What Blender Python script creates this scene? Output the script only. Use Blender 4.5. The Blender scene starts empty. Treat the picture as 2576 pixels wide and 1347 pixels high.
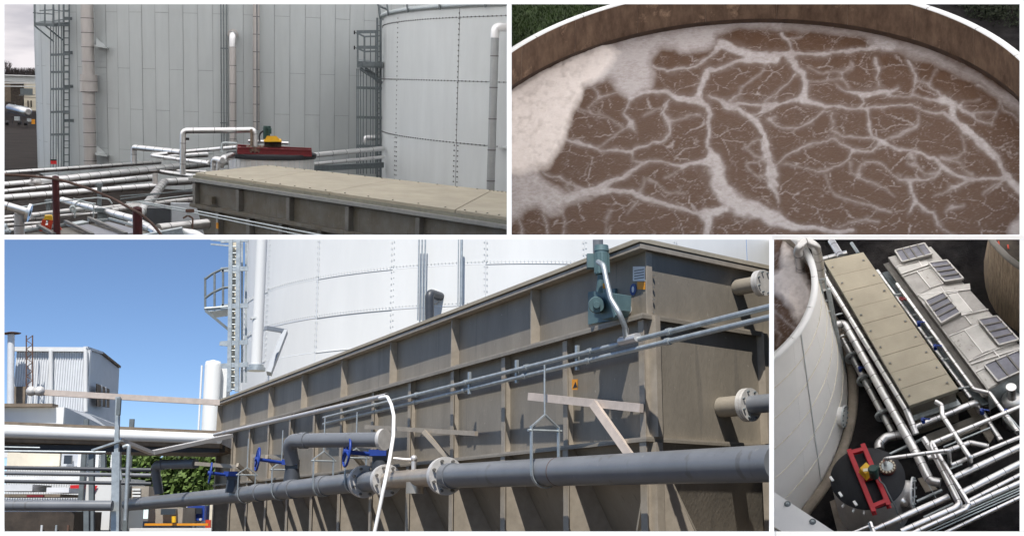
import bpy, bmesh, math, random
from math import sin, cos, tan, atan, pi, radians, sqrt
from mathutils import Vector as V, Matrix, noise as mnoise
random.seed(7)
SC = bpy.context.scene
COL = SC.collection
# ------------------------------------------------------------------ camera
F, CX, CY = 3000.0, 1288.0, 673.5        # focal length and centre in pixels of a 2576 wide picture
CAM = V((0, 0, 3.0))
TILT = atan((1300 - CY) / F)
cd = bpy.data.cameras.new('camera'); cam = bpy.data.objects.new('camera', cd); COL.objects.link(cam)
cd.sensor_width = 36; cd.lens = 36 * F / 2576; cd.clip_start = 0.1; cd.clip_end = 6000
cam.location = CAM; cam.rotation_euler = (pi / 2 + TILT, 0, 0)
SC.camera = cam
# ------------------------------------------------------------------ sky, sun, exposure
SUN_EL, SUN_AZ = radians(58), radians(-9)    # azimuth of the sun measured from straight behind the camera
w = bpy.data.worlds.new('World'); SC.world = w; w.use_nodes = True
nt = w.node_tree; bg = nt.nodes['Background']
sk = nt.nodes.new('ShaderNodeTexSky'); sk.sky_type = 'NISHITA'; sk.sun_disc = False
sk.sun_elevation = SUN_EL; sk.sun_rotation = pi - SUN_AZ
sk.altitude = 4500; sk.air_density = 1.0; sk.dust_density = 0.0; sk.ozone_density = 4.0
nt.links.new(sk.outputs[0], bg.inputs[0]); bg.inputs[1].default_value = 0.112
sd = bpy.data.lights.new('sun', 'SUN'); sun = bpy.data.objects.new('sun', sd); COL.objects.link(sun)
sd.energy = 5.0; sd.angle = radians(0.53); sd.color = (1, 0.955, 0.89)
to_sun = V((sin(SUN_AZ) * cos(SUN_EL), -cos(SUN_AZ) * cos(SUN_EL), sin(SUN_EL)))
sun.rotation_euler = to_sun.to_track_quat('Z', 'Y').to_euler(); sun.location = (0, -20, 40)
SC.view_settings.view_transform = 'Standard'; SC.view_settings.look = 'None'
SC.view_settings.exposure = 0.3; SC.view_settings.gamma = 1
SC.render.engine = 'CYCLES'
SC.cycles.use_denoising = True
SC.cycles.max_bounces = 8; SC.cycles.diffuse_bounces = 4; SC.cycles.glossy_bounces = 4
SC.cycles.sample_clamp_indirect = 6
# ------------------------------------------------------------------ pixel helpers: crops of the photograph -> 2576 px space
def conv(ox, oy, s): return lambda x, y: (ox + x * s, oy + y * s)
c1 = conv(0, 0, .4482); c2 = conv(628.9, 0, .4484); c3 = conv(1276.7, 0, .4483); c4 = conv(1924.5, 0, .4481)
c5 = conv(0, 591.2, .5611); c6 = conv(628.9, 591.2, .5611); c7 = conv(1283, 591.2, .5611); c8 = conv(1937, 591.2, .561)
d1 = conv(0, 339.6, .19606); d2 = conv(314.4, 289.3, .23347); d3 = conv(0, 981.1, .27178); d4 = conv(352.2, 918.2, .31832)
d5 = conv(666.6, 880.5, .34652); d6 = conv(1937, 1069.1, .24805); d7 = conv(2201.2, 591.2, .32679); d8 = conv(0, 0, .26152)
RX = Matrix.Rotation(TILT, 3, 'X')
def wray(p): return RX @ V(((p[0] - CX) / F, 1, -(p[1] - CY) / F))
class Bay:
    def __init__(s, centre, dep, roll, clip):
        c = wray(centre).normalized()
        x = c.cross(V((0, 0, 1))).normalized(); u = x.cross(c)
        def ipx(v): w_ = RX.transposed() @ v; return V((w_.x / w_.y, w_.z / w_.y))
        d = ipx(c + u * 1e-3) - ipx(c)                     # roll so that uprights lean by 'roll' degrees in the picture here
        r = Matrix.Rotation(radians(roll) - math.atan2(d.x, d.y), 3, c); u = r @ u; x = r @ x
        D = radians(dep)
        y = cos(D) * c + sin(D) * u; z = cos(D) * u - sin(D) * c
        s.set(Matrix((x, y, z)).transposed(), clip)
    def set(s, R, clip):
        s.R = R; s.Ri = R.transposed(); s.M = Matrix.Translation(CAM) @ R.to_4x4(); s.clip = clip
    def ray(s, p): return s.Ri @ wray(p)
    def Y(s, p, d):
        r = s.ray(p); return r * (d / r.y)
    def Z(s, p, z):
        r = s.ray(p); return r * (z / r.z)
    def X(s, p, x):
        r = s.ray(p); return r * (x / r.x)
    def P(s, p, o, n):
        r = s.ray(p); return r * (o.dot(n) / r.dot(n))
    def px(s, q):                                        # local point -> pixel
        w_ = RX.transposed() @ (s.R @ q); return (CX + F * w_.x / w_.y, CY - F * w_.z / w_.y)
    def rad(s, q, wpx):                                  # half of a width in pixels at the point
        w_ = RX.transposed() @ (s.R @ q); return wpx * w_.y / F / 2
# ------------------------------------------------------------------ mesh builder
class MB:
    def __init__(s): s.v = []; s.f = []; s.s = []
    def add(s, vs, fs, smooth=False):
        o = len(s.v); s.v += [V(a) for a in vs]
        for f in fs: s.f.append([i + o for i in f]); s.s.append(smooth)
        return s
    def hexa(s, p):                                      # 8 corners: bottom ring 0-3, top ring 4-7
        return s.add(p, [(3, 2, 1, 0), (4, 5, 6, 7), (0, 1, 5, 4), (1, 2, 6, 5), (2, 3, 7, 6), (3, 0, 4, 7)])
    def box(s, c, size, ax=None):
        ax = ax or (V((1, 0, 0)), V((0, 1, 0)), V((0, 0, 1))); c = V(c)
        a, b, d = ax[0] * size[0] / 2, ax[1] * size[1] / 2, ax[2] * size[2] / 2
        return s.hexa([c - a - b - d, c + a - b - d, c + a + b - d, c - a + b - d, c - a - b + d, c + a - b + d, c + a + b + d, c - a + b + d])
    def bar(s, p0, p1, w, h, up=V((0, 0, 1))):           # a beam from p0 to p1, w across, h along up
        p0, p1 = V(p0), V(p1); t = (p1 - p0); L = t.length; t = t / L
        x = t.cross(up)
        if x.length < 1e-4: x = t.cross(V((1, 0, 0)))
        x.normalize(); y = x.cross(t)
        return s.box((p0 + p1) / 2, (w, L, h), (x, t, y))
    def plate(s, p, vec):                                # polygon p given a thickness vec
        n = len(p); vec = V(vec); q = [V(a) for a in p]
        return s.add(q + [a + vec for a in q], [tuple(range(n))[::-1], tuple(range(n, 2 * n))] + [(i, (i + 1) % n, n + (i + 1) % n, n + i) for i in range(n)])
    def tube(s, pts, r, n=14, cap=True, closed=False):
        pts = [V(p) for p in pts]; m = len(pts)
        rr = r if isinstance(r, (list, tuple)) else [r] * m
        t = (pts[1] - pts[0]).normalized(); a = t.orthogonal().normalized(); vs = []
        for i in range(m):
            if closed: nt_ = (pts[(i + 1) % m] - pts[i - 1])
            elif i == 0: nt_ = pts[1] - pts[0]
            elif i == m - 1: nt_ = pts[-1] - pts[-2]
            else: nt_ = (pts[i + 1] - pts[i]).normalized() + (pts[i] - pts[i - 1]).normalized()
            if nt_.length > 1e-9: t = nt_.normalized()
            a = (a - t * a.dot(t)).normalized(); b = t.cross(a)
            for k in range(n):
                th = 2 * pi * k / n; vs.append(pts[i] + (a * cos(th) + b * sin(th)) * rr[i])
        fs = []
        for i in range(m if closed else m - 1):
            j = (i + 1) % m
            for k in range(n): fs.append((i * n + k, i * n + (k + 1) % n, j * n + (k + 1) % n, j * n + k))
        s.add(vs, fs, True)
        if cap and not closed:
            s.add(vs[:n], [tuple(range(n))[::-1]]); s.add(vs[-n:], [tuple(range(n))])
        return s
    def cyl(s, p0, p1, r0, r1=None, n=18, cap=True): return s.tube([p0, p1], [r0, r0 if r1 is None else r1], n, cap)
    def disc(s, c, ax, r0, r1, h, n=24):                 # ring of inner r0, outer r1, thickness h centred on c
        ax = V(ax).normalized(); a = ax.orthogonal().normalized(); b = ax.cross(a); c = V(c); vs = []
        for k in range(n):
            th = 2 * pi * k / n; d = a * cos(th) + b * sin(th)
            vs += [c + d * r0 - ax * h / 2, c + d * r1 - ax * h / 2, c + d * r1 + ax * h / 2, c + d * r0 + ax * h / 2]
        fs = []
        for k in range(n):
            j = (k + 1) % n
            for q in range(4): fs.append((k * 4 + q, j * 4 + q, j * 4 + (q + 1) % 4, k * 4 + (q + 1) % 4))
        return s.add(vs, fs)
    def ball(s, c, r, n=10, sc=(1, 1, 1)):
        vs = []; fs = []; c = V(c)
        for i in range(n + 1):
            ph = pi * i / n
            for k in range(2 * n):
                th = pi * k / n; vs.append(c + V((sin(ph) * cos(th) * r * sc[0], sin(ph) * sin(th) * r * sc[1], cos(ph) * r * sc[2])))
        for i in range(n):
            for k in range(2 * n): fs.append((i * 2 * n + k, (i + 1) * 2 * n + k, (i + 1) * 2 * n + (k + 1) % (2 * n), i * 2 * n + (k + 1) % (2 * n)))
        return s.add(vs, fs, True)
    def lathe(s, c, prof, n=32, ax=V((0, 0, 1)), smooth=True):  # prof: (radius, height)
        ax = V(ax).normalized(); a = ax.orthogonal().normalized(); b = ax.cross(a); c = V(c); vs = []; fs = []
        for r, h in prof:
            for k in range(n):
                th = 2 * pi * k / n; vs.append(c + (a * cos(th) + b * sin(th)) * r + ax * h)
        for i in range(len(prof) - 1):
            for k in range(n): fs.append((i * n + k, i * n + (k + 1) % n, (i + 1) * n + (k + 1) % n, (i + 1) * n + k))
        return s.add(vs, fs, smooth)
    def mesh(s, name, off=V((0, 0, 0)), mat=None):
        me = bpy.data.meshes.new(name); me.from_pydata([a - off for a in s.v], [], s.f)
        me.polygons.foreach_set('use_smooth', s.s); me.update()
        if mat: me.materials.append(M[mat])
        return me
def fillet(pts, rad, k=6):
    pts = [V(p) for p in pts]; out = [pts[0]]
    for i in range(1, len(pts) - 1):
        a, b, c = pts[i - 1], pts[i], pts[i + 1]
        u, v = (a - b), (c - b); lu, lv = u.length, v.length; u /= lu; v /= lv
        ang = u.angle(v); 
        if ang > pi - .02: out.append(b); continue
        d = min(rad / tan(ang / 2), lu * .48, lv * .48)
        p, q = b + u * d, b + v * d
        for j in range(k + 1):
            t = j / k; out.append(p * (1 - t) ** 2 + b * 2 * t * (1 - t) + q * t * t)
    out.append(pts[-1]); return out
# ------------------------------------------------------------------ objects
BASE = {}; BAYOF = {}
def setm(o, m): o.rotation_euler = m.to_euler(); o.location = m.to_translation()
def tagit(o, label, cat, group, kind):
    if label: o['label'] = label
    if cat: o['category'] = cat
    if group: o['group'] = group
    if kind: o['kind'] = kind
def thing(bay, name, label, cat, base, group=None, kind=None):
    o = bpy.data.objects.new(name, None); COL.objects.link(o); o.empty_display_size = .2
    base = V(base); setm(o, bay.M @ Matrix.Translation(base)); BASE[o] = base; BAYOF[o] = bay
    tagit(o, label, cat, group, kind); return o
def solo(bay, name, label, cat, mb, mat, group=None, kind=None):
    lo = sum(mb.v, V((0, 0, 0))) / len(mb.v); lo.z = min(a.z for a in mb.v)
    o = bpy.data.objects.new(name, mb.mesh(name, lo, mat)); COL.objects.link(o)
    setm(o, bay.M @ Matrix.Translation(lo)); BASE[o] = lo; BAYOF[o] = bay
    tagit(o, label, cat, group, kind); return o
def part(par, name, mb, mat, label=None, kind=None):
    b = BASE[par]; o = bpy.data.objects.new(name, mb.mesh(name, b, mat)); COL.objects.link(o)
    o.parent = par; BASE[o] = b; BAYOF[o] = BAYOF[par]; tagit(o, label, None, None, kind); return o
def inst(par, name, me, m):                               # a part sharing mesh data, m = bay-local matrix
    o = bpy.data.objects.new(name, me); COL.objects.link(o); o.parent = par
    m2 = Matrix.Translation(-BASE[par]) @ m; o.location = m2.to_translation(); o.rotation_euler = m2.to_euler()
    BASE[o] = BASE[par]; BAYOF[o] = BAYOF[par]; return o
def frame_m(o, x, y, z):
    m = Matrix((x, y, z)).transposed().to_4x4(); m.translation = o; return m
def zrot(o, t):                                           # matrix with local Z along t
    return Matrix.Translation(o) @ V(t).to_track_quat('Z', 'Y').to_matrix().to_4x4()
RINGS = {}
def ring_mesh(r, h, mat, n=16, over=1.03):
    k = (round(r, 3), round(h, 3), mat, over)
    if k not in RINGS: RINGS[k] = MB().disc((0, 0, 0), (0, 0, 1), r * .9, r * over, h, n).mesh('band', mat=mat)
    return RINGS[k]
def pipe(bay, label, pts, r, mat='clad', band=None, bmat='band', bend=1.6, name='insulated_pipe', cat='pipe', group=None, n=16, ends=(0, 0), bandw=None, flanges=(), phase=.5):
    """a pipe run through pts; band = spacing of its strap rings, each ring a part"""
    path = fillet(pts, r * bend) if len(pts) > 2 else [V(p) for p in pts]
    t = thing(bay, name, label, cat, path[0], group)
    part(t, 'pipe_body', MB().tube(path, r, n), mat)
    if band:
        acc = band * phase; me = ring_mesh(r, bandw or r * .12, bmat)
        for a, b in zip(path, path[1:]):
            d = (b - a); L = d.length
            while acc < L:
                inst(t, 'band', me, zrot(a + d * (acc / L), d)); acc += band
            acc -= L
    for at_, rr, h in flanges:
        i = min(int(at_ * (len(path) - 1)), len(path) - 2) if at_ < 1 else len(path) - 2
        q = path[0] if at_ == 0 else (path[-1] if at_ == 1 else path[i + 1]); d = path[i + 1] - path[i]
        inst(t, 'flange', ring_mesh(rr / 1.03, h, mat, 20), zrot(q, d))
    return t
# ------------------------------------------------------------------ materials
M = {}
def mat(name, col, rough=.6, metal=0., var=.15, scale=3., bump=0., bscale=30., col2=None, spec=.5, detail=6, stretch=None, amount=None):
    m = bpy.data.materials.new(name); m.use_nodes = True; nt = m.node_tree; b = nt.nodes['Principled BSDF']; L = nt.links.new
    b.inputs['Roughness'].default_value = rough; b.inputs['Metallic'].default_value = metal
    b.inputs['Specular IOR Level'].default_value = spec
    tc = nt.nodes.new('ShaderNodeTexCoord'); src = tc.outputs['Object']
    if stretch:
        mp = nt.nodes.new('ShaderNodeMapping'); mp.inputs['Scale'].default_value = stretch; L(src, mp.inputs[0]); src = mp.outputs[0]
    nz = nt.nodes.new('ShaderNodeTexNoise'); nz.inputs['Scale'].default_value = scale; nz.inputs['Detail'].default_value = detail; nz.inputs['Roughness'].default_value = .65
    L(src, nz.inputs['Vector'])
    rp = nt.nodes.new('ShaderNodeValToRGB')
    lo, hi = amount or (.35, .68)
    rp.color_ramp.elements[0].position = lo; rp.color_ramp.elements[1].position = hi
    c2 = col2 or [c * (1 - var) for c in col]; c1_ = col if col2 else [min(c * (1 + var * .6), 1) for c in col]
    rp.color_ramp.elements[0].color = (*c2, 1); rp.color_ramp.elements[1].color = (*c1_, 1)
    L(nz.outputs[0], rp.inputs[0]); L(rp.outputs[0], b.inputs['Base Color'])
    if metal > .3 or rough < .5:
        mr = nt.nodes.new('ShaderNodeMapRange'); mr.inputs[3].default_value = rough * .8; mr.inputs[4].default_value = min(rough * 1.3, 1)
        L(nz.outputs[0], mr.inputs[0]); L(mr.outputs[0], b.inputs['Roughness'])
    if bump:
        n2 = nt.nodes.new('ShaderNodeTexNoise'); n2.inputs['Scale'].default_value = bscale; n2.inputs['Detail'].default_value = 5
        L(src, n2.inputs['Vector']); bp = nt.nodes.new('ShaderNodeBump'); bp.inputs['Strength'].default_value = bump; bp.inputs['Distance'].default_value = .05
        L(n2.outputs[0], bp.inputs['Height']); L(bp.outputs[0], b.inputs['Normal'])
    M[name] = m; return m
mat('white', (.86, .86, .85), .6, var=.02)
mat('tank_white', (.70, .71, .705), .45, var=.06, scale=.7, stretch=(1, 1, .2))
mat('tank_grey', (.58, .605, .605), .5, var=.05, scale=.8, stretch=(1, 1, .2))
mat('silo', (.44, .465, .465), .5, var=.06, scale=.5, stretch=(1, 1, .15))
mat('seam', (.14, .15, .16), .8)
mat('joint', (.27, .285, .29), .8)
mat('steel', (.27, .24, .195), .55, .15, var=.2, scale=1.6, bump=.1, bscale=40, stretch=(1, 1, .35))
mat('steel_rib', (.36, .315, .255), .55, .15, var=.18, scale=5)
mat('steel_dark', (.17, .16, .145), .55, .3, var=.25, scale=1.5, bump=.05)
mat('trough_grey', (.14, .132, .118), .6, .2, var=.3, scale=1.1, col2=(.105, .088, .062))
mat('bracket_grey', (.25, .28, .32), .5, var=.1)
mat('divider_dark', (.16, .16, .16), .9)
mat('gravel', (.095, .076, .058), .95, var=.3, scale=2, bump=.4, bscale=15)
mat('ledge', (.26, .255, .24), .5, .2, var=.12)
mat('lid_tan', (.365, .325, .25), .85, var=.13, scale=.6, bump=.1, bscale=20)
mat('lid_edge', (.22, .21, .165), .8, var=.15)
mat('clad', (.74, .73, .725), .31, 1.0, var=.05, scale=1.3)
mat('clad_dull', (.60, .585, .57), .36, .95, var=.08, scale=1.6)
mat('clad_tan', (.46, .43, .41), .5, .5, var=.12, scale=.8, stretch=(1, 1, .3))
mat('band', (.16, .15, .15), .5, .6)
mat('galv', (.46, .50, .51), .45, .6, var=.2, scale=9)
mat('galv_dark', (.16, .185, .195), .6, .3, var=.2, scale=5)
mat('pvc', (.16, .17, .185), .34, 0, var=.12, scale=2)
mat('pvc_dark', (.05, .056, .066), .42, 0, var=.15, scale=3)
mat('blackm', (.018, .018, .02), .6, var=.2)
mat('rubber', (.018, .019, .023), .8, var=.3, scale=3, stretch=(8, 1, 1))
mat('red_steel', (.17, .010, .014), .55, 0, var=.2, scale=3)
mat('post_red', (.075, .008, .008), .55, 0, var=.2, scale=4)
mat('rust', (.12, .065, .045), .8, var=.3, scale=12)
mat('yellow', (.72, .42, .015), .5, var=.1)
mat('orange', (.70, .28, .01), .5, var=.1)
mat('ladder_red', (.55, .05, .015), .5, var=.1)
mat('green_motor', (.012, .05, .04), .5, var=.2)
mat('motor_teal', (.10, .165, .175), .5, .1, var=.15, scale=8)
mat('blue', (.012, .045, .27), .45, var=.15)
mat('bracket', (.58, .50, .44), .6, .1, var=.15, scale=6)
mat('flange', (.66, .64, .61), .5, .35, var=.15, scale=9)
mat('asphalt', (.022, .020, .020), .95, spec=.08, var=.5, scale=1.2, bump=.4, bscale=12)
mat('asphalt_brown', (.034, .028, .025), .95, spec=.1, var=.4, scale=.25, bump=.4, bscale=3, stretch=(.5, 2, 1))
mat('concrete', (.30, .27, .23), .9, var=.2, scale=2, bump=.2)
mat('concrete_tan', (.30, .255, .205), .9, var=.3, scale=1.5, bump=.2)
mat('glass_dark', (.03, .035, .045), .15, 0, var=.1)
mat('hatch_glass', (.17, .17, .205), .35, 0, var=.25, scale=2)
mat('foliage', (.10, .16, .03), .7, var=.5, scale=3)
mat('twig', (.05, .038, .034), .9, var=.3)
mat('grass', (.028, .05, .009), .9, var=.5, scale=1)
mat('shrub', (.03, .04, .02), .9, var=.5, scale=1)
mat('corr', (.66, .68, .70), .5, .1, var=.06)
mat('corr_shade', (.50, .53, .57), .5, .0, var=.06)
mat('stainless', (.40, .385, .365), .36, .8, var=.18, scale=1.2, bump=.06, bscale=5)
mat('stainless_light', (.66, .64, .62), .4, .6, var=.1, scale=2)
mat('brown_panel', (.19, .15, .11), .8, var=.3)
mat('cream', (.72, .66, .53), .7, var=.1)
mat('sign_white', (.75, .77, .80), .5, var=.04)
mat('sign_blue', (.02, .06, .24), .5, var=.04)
mat('red_sign', (.6, .015, .02), .5, var=.05)
mat('machine_brown', (.055, .042, .032), .8, var=.5, scale=2)
def specks(name, col, thr, scale):                         # splashes and drip marks over a metal
    nt = M[name].node_tree; B = nt.nodes['Principled BSDF']; L = nt.links.new; src = B.inputs['Base Color'].links[0].from_socket; tc = nt.nodes.new('ShaderNodeTexCoord')
    for sc, th, cl, st in ((scale, thr, col, (1, 1, 1)), (2.5, .62, tuple(c * .45 for c in col), (3, 3, .25))):
        mp = nt.nodes.new('ShaderNodeMapping'); mp.inputs['Scale'].default_value = st; L(tc.outputs['Object'], mp.inputs[0]); n = nt.nodes.new('ShaderNodeTexNoise'); n.inputs['Scale'].default_value = sc; n.inputs['Detail'].default_value = 6; L(mp.outputs[0], n.inputs[0])
        r = nt.nodes.new('ShaderNodeMapRange'); r.inputs[1].default_value = th; r.inputs[2].default_value = th + .05; r.inputs[4].default_value = .7; L(n.outputs[0], r.inputs[0])
        x = nt.nodes.new('ShaderNodeMix'); x.data_type = 'RGBA'; L(r.outputs[0], x.inputs[0]); L(src, x.inputs[6]); x.inputs[7].default_value = (*cl, 1); src = x.outputs[2]
    L(src, B.inputs['Base Color'])
specks('steel', (.42, .38, .32), .69, 22); specks('trough_grey', (.20, .17, .12), .66, 6); specks('stainless', (.5, .47, .43), .66, 9)
specks('pvc', (.24, .24, .235), .70, 14); mat('clad_grey', (.36, .37, .37), .45, .6, var=.12, scale=1.2)
# added opal sheet: stops direct sun, passes it on as soft even light
m = bpy.data.materials.new('diffuser_opal'); m.use_nodes = True; nt = m.node_tree; nt.nodes.remove(nt.nodes['Principled BSDF'])
tl = nt.nodes.new('ShaderNodeBsdfTranslucent'); tl.inputs[0].default_value = (.95, .945, .935, 1)
df = nt.nodes.new('ShaderNodeBsdfDiffuse'); df.inputs[0].default_value = (.9, .9, .92, 1)
mx = nt.nodes.new('ShaderNodeMixShader'); mx.inputs[0].default_value = .12
nt.links.new(tl.outputs[0], mx.inputs[1]); nt.links.new(df.outputs[0], mx.inputs[2]); nt.links.new(mx.outputs[0], nt.nodes['Material Output'].inputs[0])
M['diffuser_opal'] = m
# ------------------------------------------------------------------ the four bays and what divides them
XL, XR, YT, YB = -90, 2670, -90, 1400
def planes(x0, y0, x1, y1):
    out = []
    for a, b in (((x0, y1), (x0, y0)), ((x0, y0), (x1, y0)), ((x1, y0), (x1, y1)), ((x1, y1), (x0, y1))):
        n = wray(a).cross(wray(b)).normalized(); 
        if n.dot(wray(((x0 + x1) / 2, (y0 + y1) / 2))) < 0: n = -n
        out.append(n)
    return out
B1 = Bay((643, 195), 0, 0.0, planes(XL, YT, 1281, 596))
B2 = Bay((1926, 300), 30, 0, planes(1281, YT, XR, 596))
B3 = Bay((1288, 1300), 0, 0, planes(XL, 602, 1941, YB))
B4 = Bay((2256, 968), 52, -9.0, planes(1941, 599, XR, YB))
WB = B3                                                    # the world's own upright frame, origin at the eye
def fitc(P):                                               # least squares circle through plan points
    sx = sum(p.x for p in P) / len(P); sy = sum(p.y for p in P) / len(P)
    a = [[0] * 3 for _ in range(3)]; r = [0] * 3
    for p in P:
        x, y = p.x - sx, p.y - sy; row = (x, y, 1); z = x * x + y * y
        for i in range(3):
            r[i] += row[i] * z
            for j in range(3): a[i][j] += row[i] * row[j]
    s = Matrix(a).inverted() @ V(r); cx, cy = s[0] / 2, s[1] / 2; return V((cx + sx, cy + sy, 0)), sqrt(s[2] + cx * cx + cy * cy)
# ------------------------------------------------------------------ setting: ground, added sun diffusers, white dividing walls
def wedge(mb, x0, y0, x1, y1, da, db, sh=0.0):
    xa, xb = (x0 + (x1 - x0) * sh, x1 - (x1 - x0) * sh); ya, yb = (y0, y1)
    f = [WB.Y(p, da) for p in ((x0, y1), (x1, y1), (x1, y0), (x0, y0))]
    b = [WB.Y(p, db) for p in ((xa, yb), (xb, yb), (xb, ya), (xa, ya))]
    return mb.hexa([f[0], f[1], b[1], b[0], f[3], f[2], b[2], b[3]])
g = MB().add([V((-900, -60, -3)), V((900, -60, -3)), V((900, 4000, -3)), V((-900, 4000, -3))], [(0, 1, 2, 3)])
solo(WB, 'ground', None, None, g, 'gravel', kind='structure')
dw = thing(WB, 'display_wall', None, None, WB.Y((1288, 596), 43), kind='structure')
for nm, a in (('divider', (XL, 590, XR, 602, 43, 43.6)), ('divider', (1275, 11.5, 1287, 589.7, 43.02, 140, .4)), ('divider', (1935, 602.3, 1947, 1334.7, 7.5, 7.56)),
              ('border', (XL, YT, XR, 11, 43.05, 43.5)), ('border', (XL, 11.3, 11, 589.7, 43, 43.5)), ('border', (2565, 11.3, XR, 589.7, 43, 43.5)),
              ('border', (XL, 602.3, 11, 1334.7, 7.5, 7.7)), ('border', (XL, 1335, 1949, YB, 7.48, 7.6)),
              ('border', (1942, 1335, XR, YB, 20, 20.3)), ('border', (2565, 602.3, XR, 1334.7, 20, 20.3))):
    part(dw, nm, wedge(MB(), *a), 'white')
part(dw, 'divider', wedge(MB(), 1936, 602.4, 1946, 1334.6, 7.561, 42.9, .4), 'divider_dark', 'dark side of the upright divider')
def sheet(pxy, d0, d1, x0, x1, nm):
    q = [WB.Y((x0, pxy), d0), WB.Y((x1, pxy), d0), WB.Y((x1, pxy), d1), WB.Y((x0, pxy), d1)]
    return solo(WB, nm, None, None, MB().plate(q, V((0, 0, .03))), 'diffuser_opal', kind='structure')
sheet(-45, 45, 330, -2400, 5000, 'sun_diffuser')  # unseen sheet added above both upper views to soften the sun
sheet(595.5, 23, 60, 1941, 3800, 'sun_diffuser')  # second added sheet, edge-on, keeps direct sun off the lower right view
# ================================================================== upper left view: clad silo, bolted tank and pipe rack under the added diffuser
b = B1
UP = V((0, 0, 1))
def Zp(p, h): return b.Z(p, -h)
GH = 12.8
solo(b, 'yard', None, None, MB().add([V((-260, 50, -GH)), V((200, 50, -GH)), V((200, 900, -GH)), V((-260, 900, -GH))], [(0, 1, 2, 3)]), 'asphalt_brown', kind='structure')
m = bpy.data.materials.new('overcast_sky'); m.use_nodes = True; nt = m.node_tree; nt.nodes.remove(nt.nodes['Principled BSDF'])
em = nt.nodes.new('ShaderNodeEmission'); tc = nt.nodes.new('ShaderNodeTexCoord'); mp = nt.nodes.new('ShaderNodeMapping'); mp.inputs['Scale'].default_value = (.006, .006, .03)
nz = nt.nodes.new('ShaderNodeTexNoise'); nz.inputs['Scale'].default_value = 2.2; nz.inputs['Detail'].default_value = 5
rp = nt.nodes.new('ShaderNodeValToRGB'); rp.color_ramp.elements[0].position = .35; rp.color_ramp.elements[1].position = .62
rp.color_ramp.elements[0].color = (.36, .35, .38, 1); rp.color_ramp.elements[1].color = (.56, .53, .545, 1)
L_ = nt.links.new; L_(tc.outputs['Object'], mp.inputs[0]); L_(mp.outputs[0], nz.inputs[0]); L_(nz.outputs[0], rp.inputs[0]); L_(rp.outputs[0], em.inputs[0]); L_(em.outputs[0], nt.nodes['Material Output'].inputs[0])
em.inputs[1].default_value = 1.35
M['overcast_sky'] = m
solo(b, 'sky', None, None, MB().add([V((-700, 880, -30)), V((300, 880, -30)), V((300, 880, 420)), V((-700, 880, 420))], [(0, 1, 2, 3)]), 'overcast_sky', kind='structure')
class Drum:                                               # an upright cylinder seen at picture column xc
    def __init__(s, bay, xc, D, xe):
        r = bay.ray((xc, 195)); re = bay.ray((xe, 195)); sina = sin(V((r.x, r.y)).angle(V((re.x, re.y)))); s.c = V((r.x / r.y * D, D, 0)); s.R = sina * s.c.length; s.b = bay
    def a(s, xp, py=300):                                  # wall angle seen at picture column
        r = s.b.ray((xp, py)); d = V((r.x, r.y, 0)).normalized(); k = d.dot(s.c); q = k * k - (s.c.length_squared - s.R ** 2)
        p = d * (k - sqrt(max(q, 0))); return math.atan2(p.y - s.c.y, p.x - s.c.x)
    def at(s, a, z, o=0): return V((s.c.x + cos(a) * (s.R + o), s.c.y + sin(a) * (s.R + o), z))
    def n(s, a): return V((cos(a), sin(a), 0))
    def pt(s, p, o=0):                                     # wall point under a pixel, o metres off the wall
        a = s.a(*p); q = s.at(a, 0, o); r = s.b.ray(p); return V((q.x, q.y, r.z * q.y / r.y))
    def sheet(s, mb, a1, a2, z0, z1, o=0, N=6):
        vs = []
        for i in range(N + 1): vs += [s.at(a1 + (a2 - a1) * i / N, z0, o), s.at(a1 + (a2 - a1) * i / N, z1, o)]
        return mb.add(vs, [(2 * i, 2 * i + 2, 2 * i + 3, 2 * i + 1) for i in range(N)], True)
# ---- the big clad silo
SI = Drum(b, 700, 168, 89)
t = thing(b, 'clad_silo', 'huge pale grey silo clad in tall vertical metal sheets', 'silo', V((SI.c.x, SI.c.y, -GH)))
part(t, 'inner_wall', MB().lathe((SI.c.x, SI.c.y, 0), [(SI.R - .05, -GH), (SI.R - .05, 22)], 230), 'joint')
st = .0547; amid = SI.a(690); zt1, zt2 = SI.pt((650, 182)).z, SI.pt((650, 286)).z
for k in range(-27, 27):
    a1, a2 = amid + st * (k + .012), amid + st * (k + .988)
    cuts = [-GH, zt2 - 4.6, zt1, 12.0, 22] if k % 2 else [-GH, zt2, zt1 + 6.2, 22]
    for z0, z1 in zip(cuts, cuts[1:]):
        part(t, 'cladding_panel', SI.sheet(MB(), a1, a2, z0 + .02, z1 - .02, .03 * ((k * 7) % 3) / 3, 2), 'silo')
# caged ladder and landing at the silo's left
YS = SI.pt((170, 250)).y - 1.2
def D8(x, y, d=None): return b.Y(d8(x, y), d or YS)
x = thing(b, 'caged_ladder', 'grey caged ladder with high landing at the left of the clad silo', 'ladder', D8(640, 1640))
for xx in (612, 666): part(x, 'rail', MB().bar(D8(xx, 1640), D8(xx, -60), .2 if xx == 612 else .15, .15, V((0, 1, 0))), 'galv_dark')
for k in range(26): part(x, 'rung', MB().cyl(D8(612, 1620 - k * 66, YS + .1), D8(666, 1620 - k * 66, YS + .1), .06, n=6), 'galv_dark')
for xx in (488, 512, 540, 562, 590): part(x, 'cage_bar', MB().bar(D8(xx, 1640, YS - .6), D8(xx, 250 if xx != 512 else -60, YS - .6), .11, .05, V((0, 1, 0))), 'galv_dark')
for yy in (1290, 1073, 853, 690, 523): part(x, 'cage_hoop', MB().bar(D8(486, yy + 5, YS - .62), D8(672, yy, YS - .5), .08, .26), 'galv_dark')
for yy in (1160, 832, 508, 182): part(x, 'wall_bracket', MB().bar(D8(610, yy, YS - .3), D8(714, yy - 2, YS + .3), .2, .34), 'galv_dark')
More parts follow.
